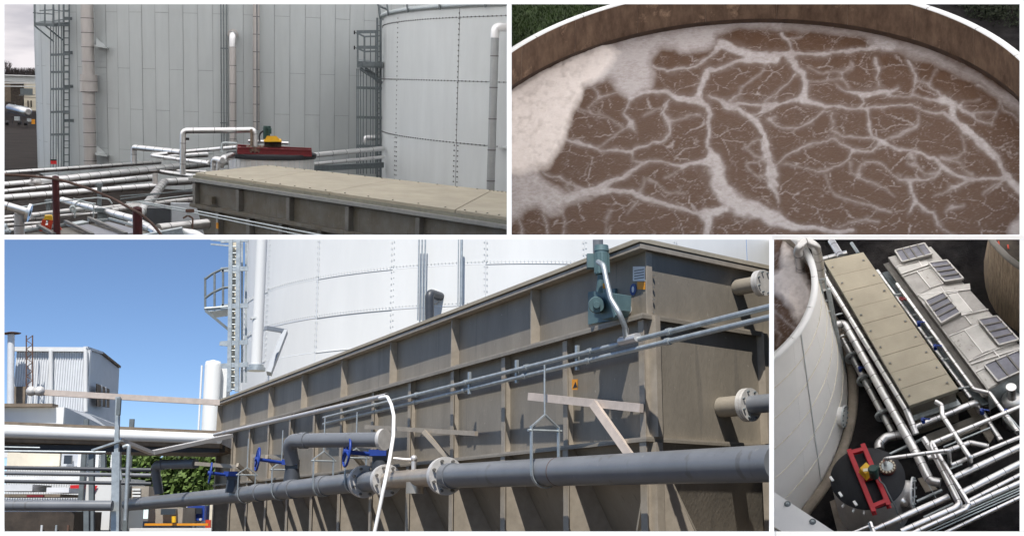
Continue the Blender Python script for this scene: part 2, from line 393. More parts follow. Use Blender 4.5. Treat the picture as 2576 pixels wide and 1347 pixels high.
part(x, 'landing_deck', MB().plate([D8(328, 248, YS - 1.8), D8(432, 228, YS - .4), D8(668, 245, YS), D8(520, 258, YS - 1.8)], V((0, 0, .35))), 'galv_dark')
part(x, 'toe_board', MB().plate([D8(328, 245, YS - 1.85), D8(434, 235, YS - 1.2), D8(434, 206, YS - 1.2), D8(328, 214, YS - 1.85)], V((0, .1, 0))), 'galv')
part(x, 'toe_board', MB().plate([D8(434, 250, YS - 1.9), D8(668, 255, YS - 1.0), D8(668, 232, YS - 1.0), D8(434, 232, YS - 1.9)], V((0, .1, 0))), 'galv_dark')
for xx, w_ in ((334, .17), (432, .16), (512, .17), (568, .14)): part(x, 'landing_post', MB().bar(D8(xx, 255, YS - 1.9), D8(xx, -60, YS - 1.9), w_, .2, V((0, 1, 0))), 'galv_dark')
for p0, p1 in (((318, 124), (520, 140)), ((380, 103), (520, 96)), ((520, 100), (672, 116)), ((520, 200), (672, 185))): part(x, 'landing_rail', MB().bar(D8(*p0, YS - 1.95), D8(*p1, YS - 1.95), .1, .12), 'galv_dark')
for p0, p1 in (((336, 252), (518, 402)), ((436, 250), (606, 388))): part(x, 'brace', MB().bar(D8(*p0, YS - 1.8), D8(*p1, YS - .4), .12, .14), 'galv_dark')
q = D8(687, 345 / .26152 * 0 + 345, YS)
p0, p1 = b.Y(d1(650, 372), YS - 1.5), b.Y(d1(726, 312), YS - 1.5)
x = thing(b, 'red_sign', 'small red and black sign at the foot of the caged ladder', 'sign', p0)
part(x, 'board', MB().box((p0 + p1) / 2, (p1.x - p0.x, .08, p1.z - p0.z)), 'red_sign'); part(x, 'sign_edge', MB().box((p0 + p1) / 2 + V((0, -.01, (p1.z - p0.z) * .36)), (p1.x - p0.x + .03, .1, (p1.z - p0.z) * .3)), 'blackm')
for xx in (655, 715): part(x, 'stake', MB().bar(b.Y(d1(xx, 372), YS - 1.45), b.Y(d1(xx - 5, 420), YS - 1.45), .06, .06, V((0, 1, 0))), 'galv')
# insulated riser with wide collar
def riser(x0, x1, y0, y1, o, label, mt='clad_tan', band=1.6, f=c1):
    q = SI.pt(((f(x0, 0)[0] + f(x1, 0)[0]) / 2, 300)); d = q.y - o
    xm = (f(x0, 0)[0] + f(x1, 0)[0]) / 2
    p0, p1 = b.Y((xm, f(0, y1)[1]), d), b.Y((xm, f(0, y0)[1]), d); p0.x = p1.x = b.Y((xm, 230), d).x
    r = b.rad(p1, f(x1, 0)[0] - f(x0, 0)[0])
    return pipe(b, label, [p0, p1], r, mt, band, name='insulated_riser', bandw=.08), d, r
x, d, r = riser(463, 533, -60, 940, 2.2, 'wide insulated riser pipe with square collar on the silo')
q = b.Y(c1(498, 466), d); part(x, 'collar', MB().cyl(q - UP * .95, q + UP * .95, r * 1.38, n=24), 'clad_tan'); part(x, 'collar_band', MB().disc(q - UP * .98, UP, r * .9, r * 1.3, .08), 'band'); part(x, 'collar_band', MB().disc(q + UP * .2, UP, r * 1.3, r * 1.41, .06), 'band')
for yy, lab in ((266, 'pale shelf bracket high beside the wide riser'), (868, 'pale shelf bracket low beside the wide riser')):
    q0, q1 = b.Y(c1(540, yy - 4), d), b.Y(c1(606, yy + 8), d - .4)
    solo(b, 'shelf_bracket', lab, 'bracket', MB().plate([q0 + V((0, -1.2, 0)), q1 + V((0, -1.2, 0)), q1 + V((0, 1.5, 0)), q0 + V((0, 1.5, 0))], (0, 0, .18)).plate([q0, q0 + V((1, .2, .1)), q0 + V((0, .2, 1))], V((0, .15, 0))), 'silo')
for i, xx in enumerate((1241, 1256, 1272)):
    q = SI.pt(c1(xx, 300)); dd = q.y - .5
    pp = [b.Y(c1(xx, 830), dd), b.Y(c1(xx, -40), dd)]; pp[0].x = pp[1].x = b.Y(c1(xx, 400), dd).x
    pipe(b, ['left', 'middle', 'right'][i] + ' one of three thin dark conduits running up the silo', pp, .06, 'galv_dark', name='conduit', cat='conduit', n=8)
for yy in (272, 690):
    q = b.Y(c1(1257, yy), SI.pt(c1(1257, 300)).y - .7); solo(b, 'conduit_clamp', 'dark clamp holding the three conduits, %s one' % ('upper' if yy < 400 else 'lower'), 'clamp', MB().box(q, (.8, .15, .12)), 'galv_dark')
q = SI.pt(c1(1305, 190)); dd = q.y - 1.6; r = b.rad(q, 17)
e1 = b.Y(c1(1306, 196), dd); e0 = b.Y(c1(1303, 830), dd); e0.x = e1.x
x = pipe(b, 'insulated riser with silver elbow turned into the silo', [e0, e1, e1 + V((0, 3, .1))], r, 'clad_tan', 2.0, name='insulated_riser', bandw=.07, bend=1.2)
part(x, 'elbow', MB().tube(fillet([e1 - UP * 1.3, e1 + UP * .05, e1 + V((0, 2, .12))], r * 1.3), r * 1.06, 18), 'clad'); part(x, 'wall_collar', MB().disc(e1 + V((0, 1.3, .1)), V((0, 1, 0)), r * .9, r * 1.5, .2, 24), 'clad_tan')
x, d, r = riser(17, 54, -60, 730, 1.0, 'pair of slim banded pipes up the middle of the silo', 'clad_tan', 1.9, c2)
part(x, 'second_pipe', MB().cyl(BASE[x] + V((r * .2, -r * 1.02, 0)), BASE[x] + V((r * .2, -r * 1.02, 36)), r * .2, n=10), 'seam')
# ---- white bolted tank on the right
TA = Drum(b, 2030, 114, 961)
zr = [TA.pt((1150, y)).z for y in (372 - 14, 203)]; z3, z2 = TA.pt((1150, 359)).z, TA.pt((1150, 203.5)).z
z1 = TA.pt((1150, 44)).z; z0 = TA.pt((1150, 14)).z; hR = z2 - z3
t = thing(b, 'bolted_tank', 'white bolted steel tank with dotted seams at right', 'tank', V((TA.c.x, TA.c.y, -GH)))
aS = TA.a(1150); aL = TA.a(998); stp = aS - aL
lev = [-GH, z3, z2, z1, z0]
for i in range(4):
    for k in range(-3, 4):
        TAp = TA.sheet(MB(), aS + stp * k + .0004, aS + stp * (k + 1) - .0004, lev[i] + .015, lev[i + 1] - .015, .02 * (k % 2) + .01 * (i % 2), 14)
        part(t, 'shell_panel', TAp, 'tank_grey')
part(t, 'inner_wall', MB().lathe((TA.c.x, TA.c.y, 0), [(TA.R - .08, -GH), (TA.R - .08, z0 - .1)], 128), 'seam')
def bolts(mb, D_, p, a, r=.062, h=.05): 
    nn = D_.n(a); c = V((-nn.y, nn.x, 0)); vs = [p + (c * cos(pi * i / 3) + UP * sin(pi * i / 3)) * r + nn * k for k in (0, h) for i in range(6)]
    mb.add(vs, [(6, 7, 8, 9, 10, 11)] + [(i, (i + 1) % 6, 6 + (i + 1) % 6, 6 + i) for i in range(6)])
mb = MB()
for z in (z3, z2, z1):
    a = aS - stp * 2.2
    while a < aS + stp * 1.6: bolts(mb, TA, TA.at(a, z, .03), a); a += stp / 24
for k in (-1, 0, 1):
    z = -GH + 2
    while z < z0 - .2:
        if z > z3: bolts(mb, TA, TA.at(aS + stp * k, z, .03), aS + stp * k)
        else:
            for s_ in (-.006, .006): bolts(mb, TA, TA.at(aS + stp * k + s_, z, .03), aS + stp * k)
        z += .42
part(t, 'bolt_rows', mb, 'band', kind='stuff')
mb = MB()
for z in (z3, z2, z1): mb.tube([TA.at(aS - stp * 2.4 + stp * 4.2 * i / 60, z, .01) for i in range(61)], .025, 6)
part(t, 'lap_seams', mb, 'galv_dark', kind='stuff')
part(t, 'top_rim', MB().tube([TA.at(aS - stp * 3.2 + stp * 5 * i / 80, z0, .1) for i in range(81)], .22, 8), 'galv')
rl = part(t, 'rim_rail', MB().tube([TA.at(aS - stp * 2.6 + stp * 4.5 * i / 80, z0 + 1.3, .55) for i in range(81)], .12, 8), 'galv_dark')
for k in range(9): part(rl, 'rail_stanchion', MB().cyl(TA.at(aS + stp * (-2.2 + k * .5), z0 - .3, .35), TA.at(aS + stp * (-2.2 + k * .5), z0 + 1.3, .55), .08, n=6), 'galv_dark')
# ladder, cage and landing on the tank's left edge
dT = TA.pt((962, 250)).y - .5
def T2(x, y, d=0): return b.Y(c2(x, y), dT + d)
x = thing(b, 'caged_ladder', 'grey caged ladder with square landing on the left edge of the bolted tank', 'ladder', T2(715, 1000))
for xx in (714, 732): part(x, 'rail', MB().bar(T2(xx, 1010), T2(xx, 100), .2, .16, V((0, 1, 0))), 'galv_dark')
for k in range(30): part(x, 'rung', MB().cyl(T2(714, 985 - k * 29), T2(732, 985 - k * 29), .05, n=6), 'galv_dark')
for xx, ya in ((599, 385), (607, 385), (620, 385), (636, 385), (654, 385), (676, 180), (690, 380), (704, 180)): part(x, 'cage_bar', MB().bar(T2(xx, 975, -.8), T2(xx, ya, -.8), .09, .05, V((0, 1, 0))), 'galv_dark')
for yy in (492, 657, 818): part(x, 'cage_hoop', MB().bar(T2(596, yy, -.85), T2(740, yy + 4, -.4), .08, .26), 'galv_dark')
part(x, 'landing_deck', MB().plate([T2(600, 380, -1.5), T2(745, 382, -1.2), T2(745, 378, 1), T2(608, 362, 1)], V((0, 0, .5))), 'galv_dark')
part(x, 'toe_board', MB().bar(T2(606, 355, -1.4), T2(745, 362, -1.4), .08, .4), 'galv_dark')
for xx, ya in ((604, 180), (642, 205), (716, 150)): part(x, 'landing_post', MB().bar(T2(xx, ya, -1.5), T2(xx, 375, -1.5), .17, .15, V((0, 1, 0))), 'galv_dark')
for p0, p1, w_ in (((598, 180), (716, 178), .3), ((598, 185), (642, 206), .16), ((642, 206), (716, 204), .16), ((598, 266), (716, 266), .3), ((598, 270), (645, 290), .16), ((642, 290), (716, 287), .16)): part(x, 'landing_rail', MB().bar(T2(*p0, -1.55), T2(*p1, -1.55), .1, w_), 'galv_dark')
for p0, p1 in (((618, 384), (740, 466)), ((648, 386), (715, 430))): part(x, 'brace', MB().bar(T2(*p0, -1.2), T2(*p1, -.2), .2, .26), 'galv_dark')
for yy in (183, 268):
    q = T2(586, yy, -1.5); part(x, 'lamp', MB().box(q, (.12, .2, .35)).bar(q, T2(600, yy + 3, -1.5), .06, .06), 'blackm')
# vertical pipe with elbow in front of the tank
q = TA.pt(c2(1376, 400)); dd = q.y - 2.2; e1 = b.Y(c2(1376, 152), dd); e0 = b.Y(c2(1374, 1100), dd); e0.x = e1.x; r = b.rad(e1, 21)
x = pipe(b, 'insulated downpipe with top elbow in front of the bolted tank', [e0, e1, e1 + V((4.5, .8, .2))], r, 'clad_grey', 2.35, name='insulated_riser', bandw=.09, bend=1.15)
part(x, 'elbow', MB().tube(fillet([e1 - UP * .8, e1, e1 + V((.9, .1, .02))], r * 1.2), r * 1.08, 18), 'clad'); part(x, 'flange', MB().disc(e1 + V((1.5, .25, .05)), V((1, .2, 0)), r * .9, r * 1.5, .5, 24), 'clad_dull')
solo(b, 'wall_bracket', 'small pale bracket on the bolted tank beside the downpipe', 'bracket', MB().box(b.Y(c2(1425, 828), dd + 1), (.9, .5, .15)), 'tank_grey')
# ---- trough with the tan lid
LH = 6.6
LF, LB, RB, RF = Zp((490.7, 434), LH), Zp((673.7, 414.8), LH), Zp((1290, 483.8), LH), Zp((1290, 548.2), LH)
u1 = (RF - LF).normalized(); n1 = V((u1.y, -u1.x, 0)); 
if n1.y > 0: n1 = -n1
t = thing(b, 'lidded_trough', 'long grey steel trough with flat tan lid in the foreground', 'trough', LF - UP * 4)
fr = [0, .24, .50, .86, 1.0]; bk = [0, .22, .57, .93, 1.0]
for i in range(4):
    a_, b_, c_, d_ = LF.lerp(RF, fr[i]), LF.lerp(RF, fr[i + 1]), LB.lerp(RB, bk[i + 1]), LB.lerp(RB, bk[i])
    e_ = (b_ - a_).normalized() * .04
    pl = part(t, 'lid_panel', MB().plate([a_ + e_, b_ - e_, c_ - e_, d_ + e_], (0, 0, -.16)), 'lid_tan')
    for j in range(5):
        for q_ in (a_.lerp(b_, .1 + .2 * j) - n1 * .3, d_.lerp(c_, .1 + .2 * j) + n1 * .4): part(pl, 'lid_bolt', MB().cyl(q_, q_ + UP * .05, .055, n=6), 'lid_edge')
def q1(p, o=0): return b.P(p, LF + n1 * o, n1)
def sf(s, h, o=0): q_ = LF + u1 * s + n1 * o; return V((q_.x, q_.y, -h))
LL = (RF - LF).length
hA = -q1(d2(760, 676)).z; hM = -q1(d2(800, 952)).z; 
part(t, 'lid_rim', MB().plate([sf(-.15, LH + .17, .1), sf(LL, LH + .17, .1), sf(LL, LH + .62, .1), sf(-.15, LH + .62, .1)], -n1 * .3), 'lid_edge')
part(t, 'top_ledge', MB().plate([sf(-.2, hA, .4), sf(LL, hA, .4), sf(LL, hA, -.2), sf(-.2, hA, -.2)], (0, 0, -.2)), 'ledge')
wx = [(q1((x_, 500)) - LF).dot(u1) for x_ in (d2(790, 0)[0], d2(1258, 0)[0], c2(238, 0)[0], c2(570, 0)[0], c2(968, 0)[0], 1300)]
for s0, s1 in zip([0] + wx[1:-1], wx[1:]):
    if s1 - s0 > .1: part(t, 'wall_panel', MB().plate([sf(s0 + .03, hM, 0), sf(s1 - .03, hM, 0), sf(s1 - .03, hA + .3, 0), sf(s0 + .03, hA + .3, 0)], -n1 * .1), 'trough_grey')
for s0 in wx[:-1]: part(t, 'rib', MB().box(sf(s0, (hA + .3 + hM) / 2, .17), (.34, .34, hM - hA - .32), (u1, n1, UP)), 'steel_dark')
part(t, 'middle_ledge', MB().plate([sf(-.1, hM + .003, .4), sf(LL, hM + .003, .4), sf(LL, hM + .003, -.1), sf(-.1, hM + .003, -.1)], (0, 0, -.26)), 'trough_grey')
hB = hM + 5
part(t, 'lower_wall', MB().plate([sf(.0, hM + .28, -.1), sf(LL, hM + .28, -.1), sf(LL, hB, -.1), sf(2.6, hB, -.1)], -n1 * .1), 'trough_grey')
for x_ in (d2(1030, 0)[0], d2(1365, 0)[0], c2(410, 0)[0], c2(190, 0)[0]):
    s0 = (q1((x_, 560)) - LF).dot(u1); part(t, 'lower_rib', MB().box(sf(s0, hM + 2.6, .1), (.4, .38, 4.6), (u1, n1, UP)), 'steel_dark')
part(t, 'junction_box', MB().box(q1(d2(930, 915), .3), (.6, .3, .5), (u1, n1, UP)), 'trough_grey'); part(t, 'end_wall', MB().plate([LF - UP * .6, LF - UP * 2.2, LB - UP * 2.2, LB - UP * .6], u1 * .1), 'trough_grey')
part(t, 'warning_tag', MB().box(q1(d2(995, 1190), .35), (.22, .06, .4), (u1, n1, UP)), 'orange', 'orange warning tag low on the trough'); part(t, 'tag_strip', MB().box(q1(d2(993, 1120), .33), (.14, .05, .6), (u1, n1, UP)), 'galv')
# ---- round vessel with black top, red beams, gearbox and motor
vc = b.Y((684, 384), 103); VR = 107 / F * 103; vz = vc.z
t = thing(b, 'mixing_vessel', 'round white vessel with black rubber top behind the trough', 'vessel', V((vc.x, vc.y, -GH)))
part(t, 'shell', MB().lathe((vc.x, vc.y, 0), [(VR * .96, -GH), (VR * .96, vz - .35)], 64), 'stainless_light'); part(t, 'top_disc', MB().lathe((vc.x, vc.y, 0), [(VR, vz - .4), (VR * 1.02, vz - .1), (VR, vz), (.01, vz + .05)], 64), 'rubber')
for k in range(22):
    a = -pi * k / 21; part(t, 'shell_seam', MB().bar(V((vc.x + cos(a) * VR * .962, vc.y + sin(a) * VR * .962, vz - 4)), V((vc.x + cos(a) * VR * .962, vc.y + sin(a) * VR * .962, vz - .4)), .05, .03, V((cos(a), sin(a), 0))), 'tank_grey')
part(t, 'handle', MB().tube(fillet([b.Y(d2(*p), 99.5) for p in ((1045, 400), (1045, 310), (1070, 297), (1205, 305))], .5), .1, 8), 'galv')
t = thing(b, 'red_beam_frame', 'dark red steel beam frame across the vessel top', 'beam frame', vc)
for ya, yb, dd in ((348, 350, 100.5), (322, 330, 105)):
    p0, p1 = b.Y(d2(1212, ya), dd), b.Y(c2(345, 842 if dd < 103 else 832), dd)
    part(t, 'beam', MB().bar(p0, p1, .4, .08), 'red_steel'); part(t, 'beam', MB().bar(p0 - UP * .24, p1 - UP * .24, .12, .39), 'red_steel'); part(t, 'beam', MB().bar(p0 - UP * .48, p1 - UP * .48, .4, .08), 'red_steel')
for f_ in (.02, .38, .6, .98):
    p0 = b.Y(d2(1212, 348), 100.5).lerp(b.Y(c2(345, 842), 100.5), f_); p1 = b.Y(d2(1212, 322), 105).lerp(b.Y(c2(345, 832), 105), f_); part(t, 'cross_member', MB().bar(p0 - UP * .3, p1 - UP * .24, .3, .3), 'red_steel')
def yz(x, y, d=101.5): return b.Y(c2(x, y), d)
t = thing(b, 'gear_motor', 'green motor on a yellow gearbox above the red beams', 'motor', yz(128, 812))
part(t, 'gearbox', MB().hexa([yz(78, 795), yz(176, 795), yz(176, 795, 104), yz(78, 795, 104), yz(95, 762), yz(148, 762), yz(148, 762, 104), yz(95, 762, 104)]), 'yellow'); part(t, 'gear_flange', MB().plate([yz(78, 788, 101.2), yz(178, 788, 101.2), yz(178, 795, 101.2), yz(78, 795, 101.2)], (0, 3, 0)), 'yellow')
part(t, 'gear_base', MB().box(yz(128, 805, 102.5), (1.4, 1.5, .5)), 'machine_brown'); part(t, 'motor_body', MB().cyl(yz(93, 780, 102), yz(93, 718, 102), .3, n=18), 'green_motor'); part(t, 'fan_cover', MB().cyl(yz(95, 718, 102), yz(95, 706, 102), .34, .3, n=18), 'green_motor')
part(t, 'terminal_box', MB().box(yz(112, 735, 101.3), (.25, .3, .45)), 'green_motor'); part(t, 'cable', MB().tube(fillet([yz(*p, 101) for p in ((75, 735), (58, 745), (52, 765), (55, 795))], .5), .07, 8), 'blackm')
# ---- pipe rack: silver pipes, each by its seen ends, seen width and depth under the eye
def sil(label, pts, h, wpx, mt='clad', band=1.55, f=d1, **k):
    P = []
    for q_ in pts: P.append(Zp(f(q_[0], q_[1]), q_[2] if len(q_) > 2 else h))
    mid = P[len(P) // 2]; return pipe(b, label, P, b.rad(mid, wpx), mt, band, bandw=k.pop('bandw', .04), **k)
def vert(label, top, bot, hz_, wpx, mt='clad_tan', f=d2, **k): pass
sil('topmost silver pipe of the rack, left to centre', [(-200, 505), (2053, 347)], 9.3, 10.5)
x = sil('second silver pipe of the rack with a flanged sleeve', [(-200, 662), (440, 608)], 9.0, 16.5)
x = sil('silver pipe right of the flanged sleeve, running to the vessel', [(470, 612), (3420, 282)], 9.0, 16.5, flanges=[(0, .62, .3)])
part(x, 'sleeve', MB().cyl(BASE[x], BASE[x].lerp(Zp(d1(720, 585), 9.0), 1), .50, n=20), 'clad')
sil('thin silver pipe under the flanged sleeve at left', [(-200, 752), (760, 655)], 9.3, 12)
sil('thick silver pipe in the middle of the rack', [(700, 668), (1985, 545)], 9.3, 17.5)
sil('long silver pipe below the thick one', [(-200, 830), (1985, 655)], 9.5, 16)
sil('silver pipe low at far left behind the red post', [(-200, 1085), (640, 1000)], 10.2, 11, 'clad')
sil('thin silver pipe behind the stepladder', [(-200, 1125), (1250, 1000)], 10.3, 9, 'clad')
sil('dull pipe low at the left edge', [(-200, 1175), (600, 1120)], 10.4, 9, 'clad_dull')
sil('lowest silver pipe behind the stepladder', [(-200, 1265), (640, 1160)], 10.4, 13, 'clad_dull')
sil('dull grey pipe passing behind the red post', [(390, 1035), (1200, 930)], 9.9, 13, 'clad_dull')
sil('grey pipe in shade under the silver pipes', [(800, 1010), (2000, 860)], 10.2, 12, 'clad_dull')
sil('diagonal silver pipe crossing behind the right red post', [(800, 830, 9.0), (1000, 880, 9.0), (1720, 1075, 9.0), (2060, 1265, 9.0)], 9.0, 17.5, bend=2.2)
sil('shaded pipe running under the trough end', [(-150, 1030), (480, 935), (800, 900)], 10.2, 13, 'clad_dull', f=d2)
e0, e1, e2, e3_ = Zp(d2(770, 705), 9.2), Zp(d2(425, 722), 9.2), Zp(d2(205, 1000), 9.8), Zp(d2(40, 1230), 10.6)
pipe(b, 'silver pipe bending steeply down left of the trough', [e0, e1, e2, e3_], b.rad(e1, 20), 'clad', 1.5, bandw=.06, bend=2.0)
sil('silver pipe running into the trough end wall', [(390, 612, 9.2), (780, 662, 9.2)], 9.2, 12, f=d2); sil('dull pipe end beside the trough corner', [(560, 600, 9.3), (880, 612, 9.3)], 9.3, 8, 'clad_dull', f=d2)
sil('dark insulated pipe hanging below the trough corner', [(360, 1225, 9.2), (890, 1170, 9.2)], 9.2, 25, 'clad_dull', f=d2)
# standing pipes of the rack
def bridge(label, pts, d, wpx, mt='clad', band=1.7, f=d2, **k):
    P = [b.Y(f(q_[0], q_[1]), d + (q_[2] if len(q_) > 2 else 0)) for q_ in pts]
    return pipe(b, label, P, b.rad(P[0], wpx), mt, band, bandw=.04, bend=1.5, **k)
x = bridge('tall silver pipe bridge arching from the rack to the vessel top', [(622, 640), (626, 168), (1398, 160), (1398, 340)], 101, 14.5)
q = b.Y(d2(1400, 342), 101); part(x, 'vessel_flange', MB().cyl(q - UP * .35, q + UP * .0, .72, n=28), 'rust'); part(x, 'support_leg', MB().bar(b.Y(d2(1362, 150), 100.8), b.Y(d2(1362, 335), 100.8), .2, .15, V((0, 1, 0))), 'brown_panel')
for k in range(12):
    a = 2 * pi * k / 12; c_ = q + V((cos(a) * .62, sin(a) * .62, 0)); part(x, 'flange_bolt', MB().cyl(c_ - UP * .45, c_ + UP * .1, .06, n=6), 'concrete_tan')
part(x, 'valve_stub', MB().box(b.Y(d2(668, 257), 101), (.35, .2, .2)), 'blackm')
bridge('silver pipe with elbow standing left of the pipe bridge', [(95, 520), (95, 345), (610, 400, -8)], 118, 14)
bridge('flat silver pipe loop between rack and pipe bridge', [(905, 520, -6), (268, 432), (620, 395), (1210, 345, -6)], 112, 9.5)
bridge('wide silver pipe stub behind the pipe bridge', [(400, 455), (880, 425, 4)], 112, 14); bridge('pale pipe dropping from the loop behind the bridge', [(560, 480), (905, 505)], 109, 9)
bridge('short silver elbow stub beside the vessel', [(958, 600), (958, 470), (1050, 490, -1)], 98, 16, band=None); bridge('fat silver elbow joining the vessel wall', [(1020, 560), (1060, 470), (1150, 440, 3)], 97.5, 19, band=None); bridge('short silver drain pipe beside the vessel', [(1005, 500), (1005, 595)], 97, 8, band=None)
x = bridge('thick standing pipe in the middle of the rack', [(325, 740), (325, 630)], 104, 13, 'clad_tan', None)
bridge('upper silver pipe from the vessel to the bolted tank', [(340, 872), (748, 832, 6)], 106, 13, f=c2); bridge('lower silver pipe from the vessel to the bolted tank', [(340, 922), (748, 880, 6)], 105, 9, f=c2); bridge('silver pipe stub behind the tank ladder', [(645, 800), (648, 772), (745, 772)], 116, 13, f=c2)
solo(b, 'pipe_bracket_beam', 'dark beam under the pipes between vessel and bolted tank', 'beam', MB().bar(b.Y(c2(360, 945), 107), b.Y(c2(745, 925), 112), .3, .5), 'galv_dark')
bridge('silver pipes lying behind the yellow gearbox', [(-10, 790), (215, 803)], 106.5, 8, f=c2)
x = bridge('near silver pipe with round end flange at the left edge', [(-120, 850), (340, 985)], 66, 21, f=d1); q = BASE[x]
e_ = b.Y(d1(345, 990), 66); dd_ = (e_ - q).normalized(); part(x, 'end_flange', MB().cyl(e_, e_ + dd_ * .16, .49, n=24), 'clad'); part(x, 'flange_eye', MB().cyl(e_ + dd_ * .161, e_ + dd_ * .19, .16, n=12), 'blackm')
bridge('near standing pipe at the left edge under the end flange', [(250, 1000), (250, 1400)], 66.3, 25, 'clad_tan', 1.3, f=d1)
solo(b, 'grey_valve', 'grey valve casting at the bottom left corner', 'valve', MB().ball(b.Y(d1(75, 1235), 65), .24, 10).cyl(b.Y(d1(40, 1180), 65), b.Y(d1(90, 1180), 65), .2, n=16), 'galv')
# supports and conduits of the rack
for lab, xa, ya, xb, yb, d, wp, mt in (('blue grey steel stanchion carrying the silver pipes', 1275, 640, 1275, 1120, 86, 46, 'galv_dark'), ('second dark stanchion low in the rack', 620, 850, 620, 1000, 92, 40, 'galv_dark'), ('stanchion base between the red posts', 1320, 960, 1320, 1110, 82, 110, 'galv_dark')):
    p0, p1 = b.Y(d1(xa, ya), d), b.Y(d1(xb, yb), d); solo(b, 'rack_stanchion', lab, 'post', MB().bar(p0, p1, b.rad(p0, wp * .196) * 2, .35, V((0, 1, 0))).box(p0, (b.rad(p0, wp * .196) * 3.4, .7, .25)), mt)
def cond(label, pts, d, f, r=.045, mt='galv', bend=5):
    P = [b.Y(f(q_[0], q_[1]), d + (q_[2] if len(q_) > 2 else 0)) for q_ in pts]; return pipe(b, label, P, r, mt, None, name='conduit', cat='conduit', n=8, bend=bend)
cond('upper of two thin conduits crossing in front of the trough', [(20, 940, 6), (200, 938, 4), (760, 1030, 0), (1724, 1218, -8), (3200, 1500, -16)], 76, d2); cond('lower of two thin conduits crossing in front of the trough', [(190, 952, 4), (760, 1058, 0), (1724, 1256, -8), (3200, 1560, -16)], 76, d2)
cond('thin conduit sloping up to the trough end', [(60, 940), (740, 858, 4)], 80, d2); cond('thin conduit in the shade beside the trough', [(-50, 905), (760, 795, 6)], 84, d2, mt='galv_dark'); cond('second thin conduit in the shade beside the trough', [(-50, 872), (760, 815, 6)], 85, d2, mt='galv_dark')
cond('thin conduit bending behind the left red post', [(280, 920), (660, 860), (1250, 800, 3), (1400, 820, 2), (1440, 880, 2)], 80, d1); cond('bent conduit over the diagonal silver pipe', [(960, 1060), (950, 900), (1000, 850), (1230, 880)], 78, d1); cond('upright bent conduit between the red posts', [(1195, 1110), (1205, 890), (940, 815)], 77, d1); cond('loop of thin conduit on the diagonal silver pipe', [(930, 985), (905, 930), (940, 905), (968, 960), (955, 1000)], 76.5, d1, .09)
x = thing(b, 'pipe_hanger', 'rusty clevis hanger holding the dark insulated pipe', 'hanger', b.Y(d2(680, 1090), 74))
hg = [b.Y(d2(*p), 73) for p in ((625, 1110), (678, 1080), (730, 1110), (728, 1250))]
for p0, p1 in zip(hg, hg[1:]): part(x, 'strap', MB().bar(p0, p1, .1, .1, V((0, 1, 0))), 'rust')
part(x, 'rod', MB().cyl(hg[1], b.Y(d2(678, 1000), 73), .07, n=8), 'galv'); part(x, 'clamp', MB().box(b.Y(d2(700, 1030), 73), (.5, .15, .2)), 'rust')
solo(b, 'dark_cabinet', 'dark blue cabinet in shade below the conduits', 'cabinet', MB().box(b.Y(d2(370, 1110), 86), (1.6, 1, 1.5)), 'pvc_dark')
solo(b, 'back_wall', 'pale grey back wall left of the trough leg', 'wall', MB().box(b.Y(d2(690, 1120), 92), (2.6, .5, 2.4)), 'corr_shade')
# red posts with the rusty cable
for lab, xa, xb, yt, d in (('dark red round-topped post with cable, left one', 668, 756, 520, 62), ('dark red round-topped post with cable, right one', 1702, 1822, 925, 58)):
    xm = (xa + xb) / 2; p1 = b.Y(d1(xm, yt + 22), d); p0 = b.Y(d1(xm, 1420), d); p0.x = p1.x; p0.y = p1.y; r = b.rad(p1, (xb - xa) * .196)
    x = thing(b, 'red_post', lab, 'post', p0); part(x, 'post', MB().cyl(p0, p1, r, n=20), 'post_red'); part(x, 'cap', MB().lathe(p1, [(r, 0), (r * .85, r * .4), (.01, r * .6)], 20), 'post_red')
cb = [b.Y(d1(*p[:2]), p[2]) for p in ((-150, 500, 63), (60, 507, 63), (400, 525, 62.6), (668, 555, 61.4), (850, 595, 61), (1150, 690, 60), (1450, 815, 59), (1700, 955, 57.4), (1800, 1005, 57), (1950, 1130, 56.5), (2100, 1320, 56), (2180, 1460, 56))]
solo(b, 'rusty_cable', 'rusty brown rail cable sagging between the red posts', 'cable', MB().tube(fillet(cb, 3), .066, 8), 'rust')
# stepladder
x = thing(b, 'stepladder', 'orange red stepladder with yellow top behind the left red post', 'stepladder', b.Y(d1(600, 1215), 64))
def sl(px_, py, d=64): return b.Y(d1(px_, py), d)
part(x, 'top_cap', MB().hexa([sl(560, 1082), sl(675, 1092), sl(690, 1085, 65), sl(575, 1078, 65), sl(572, 1035), sl(660, 1030), sl(668, 1020, 65), sl(585, 1020, 65)]), 'yellow')
for p0, p1 in (((570, 1085), (530, 1230)), ((655, 1090), (625, 1230)), ((690, 1090), (775, 1230))): part(x, 'side_rail', MB().bar(sl(*p0), sl(*p1), .2, .12, V((0, 1, 0))), 'ladder_red')
part(x, 'step', MB().bar(sl(552, 1170), sl(640, 1170), .3, .12), 'ladder_red')
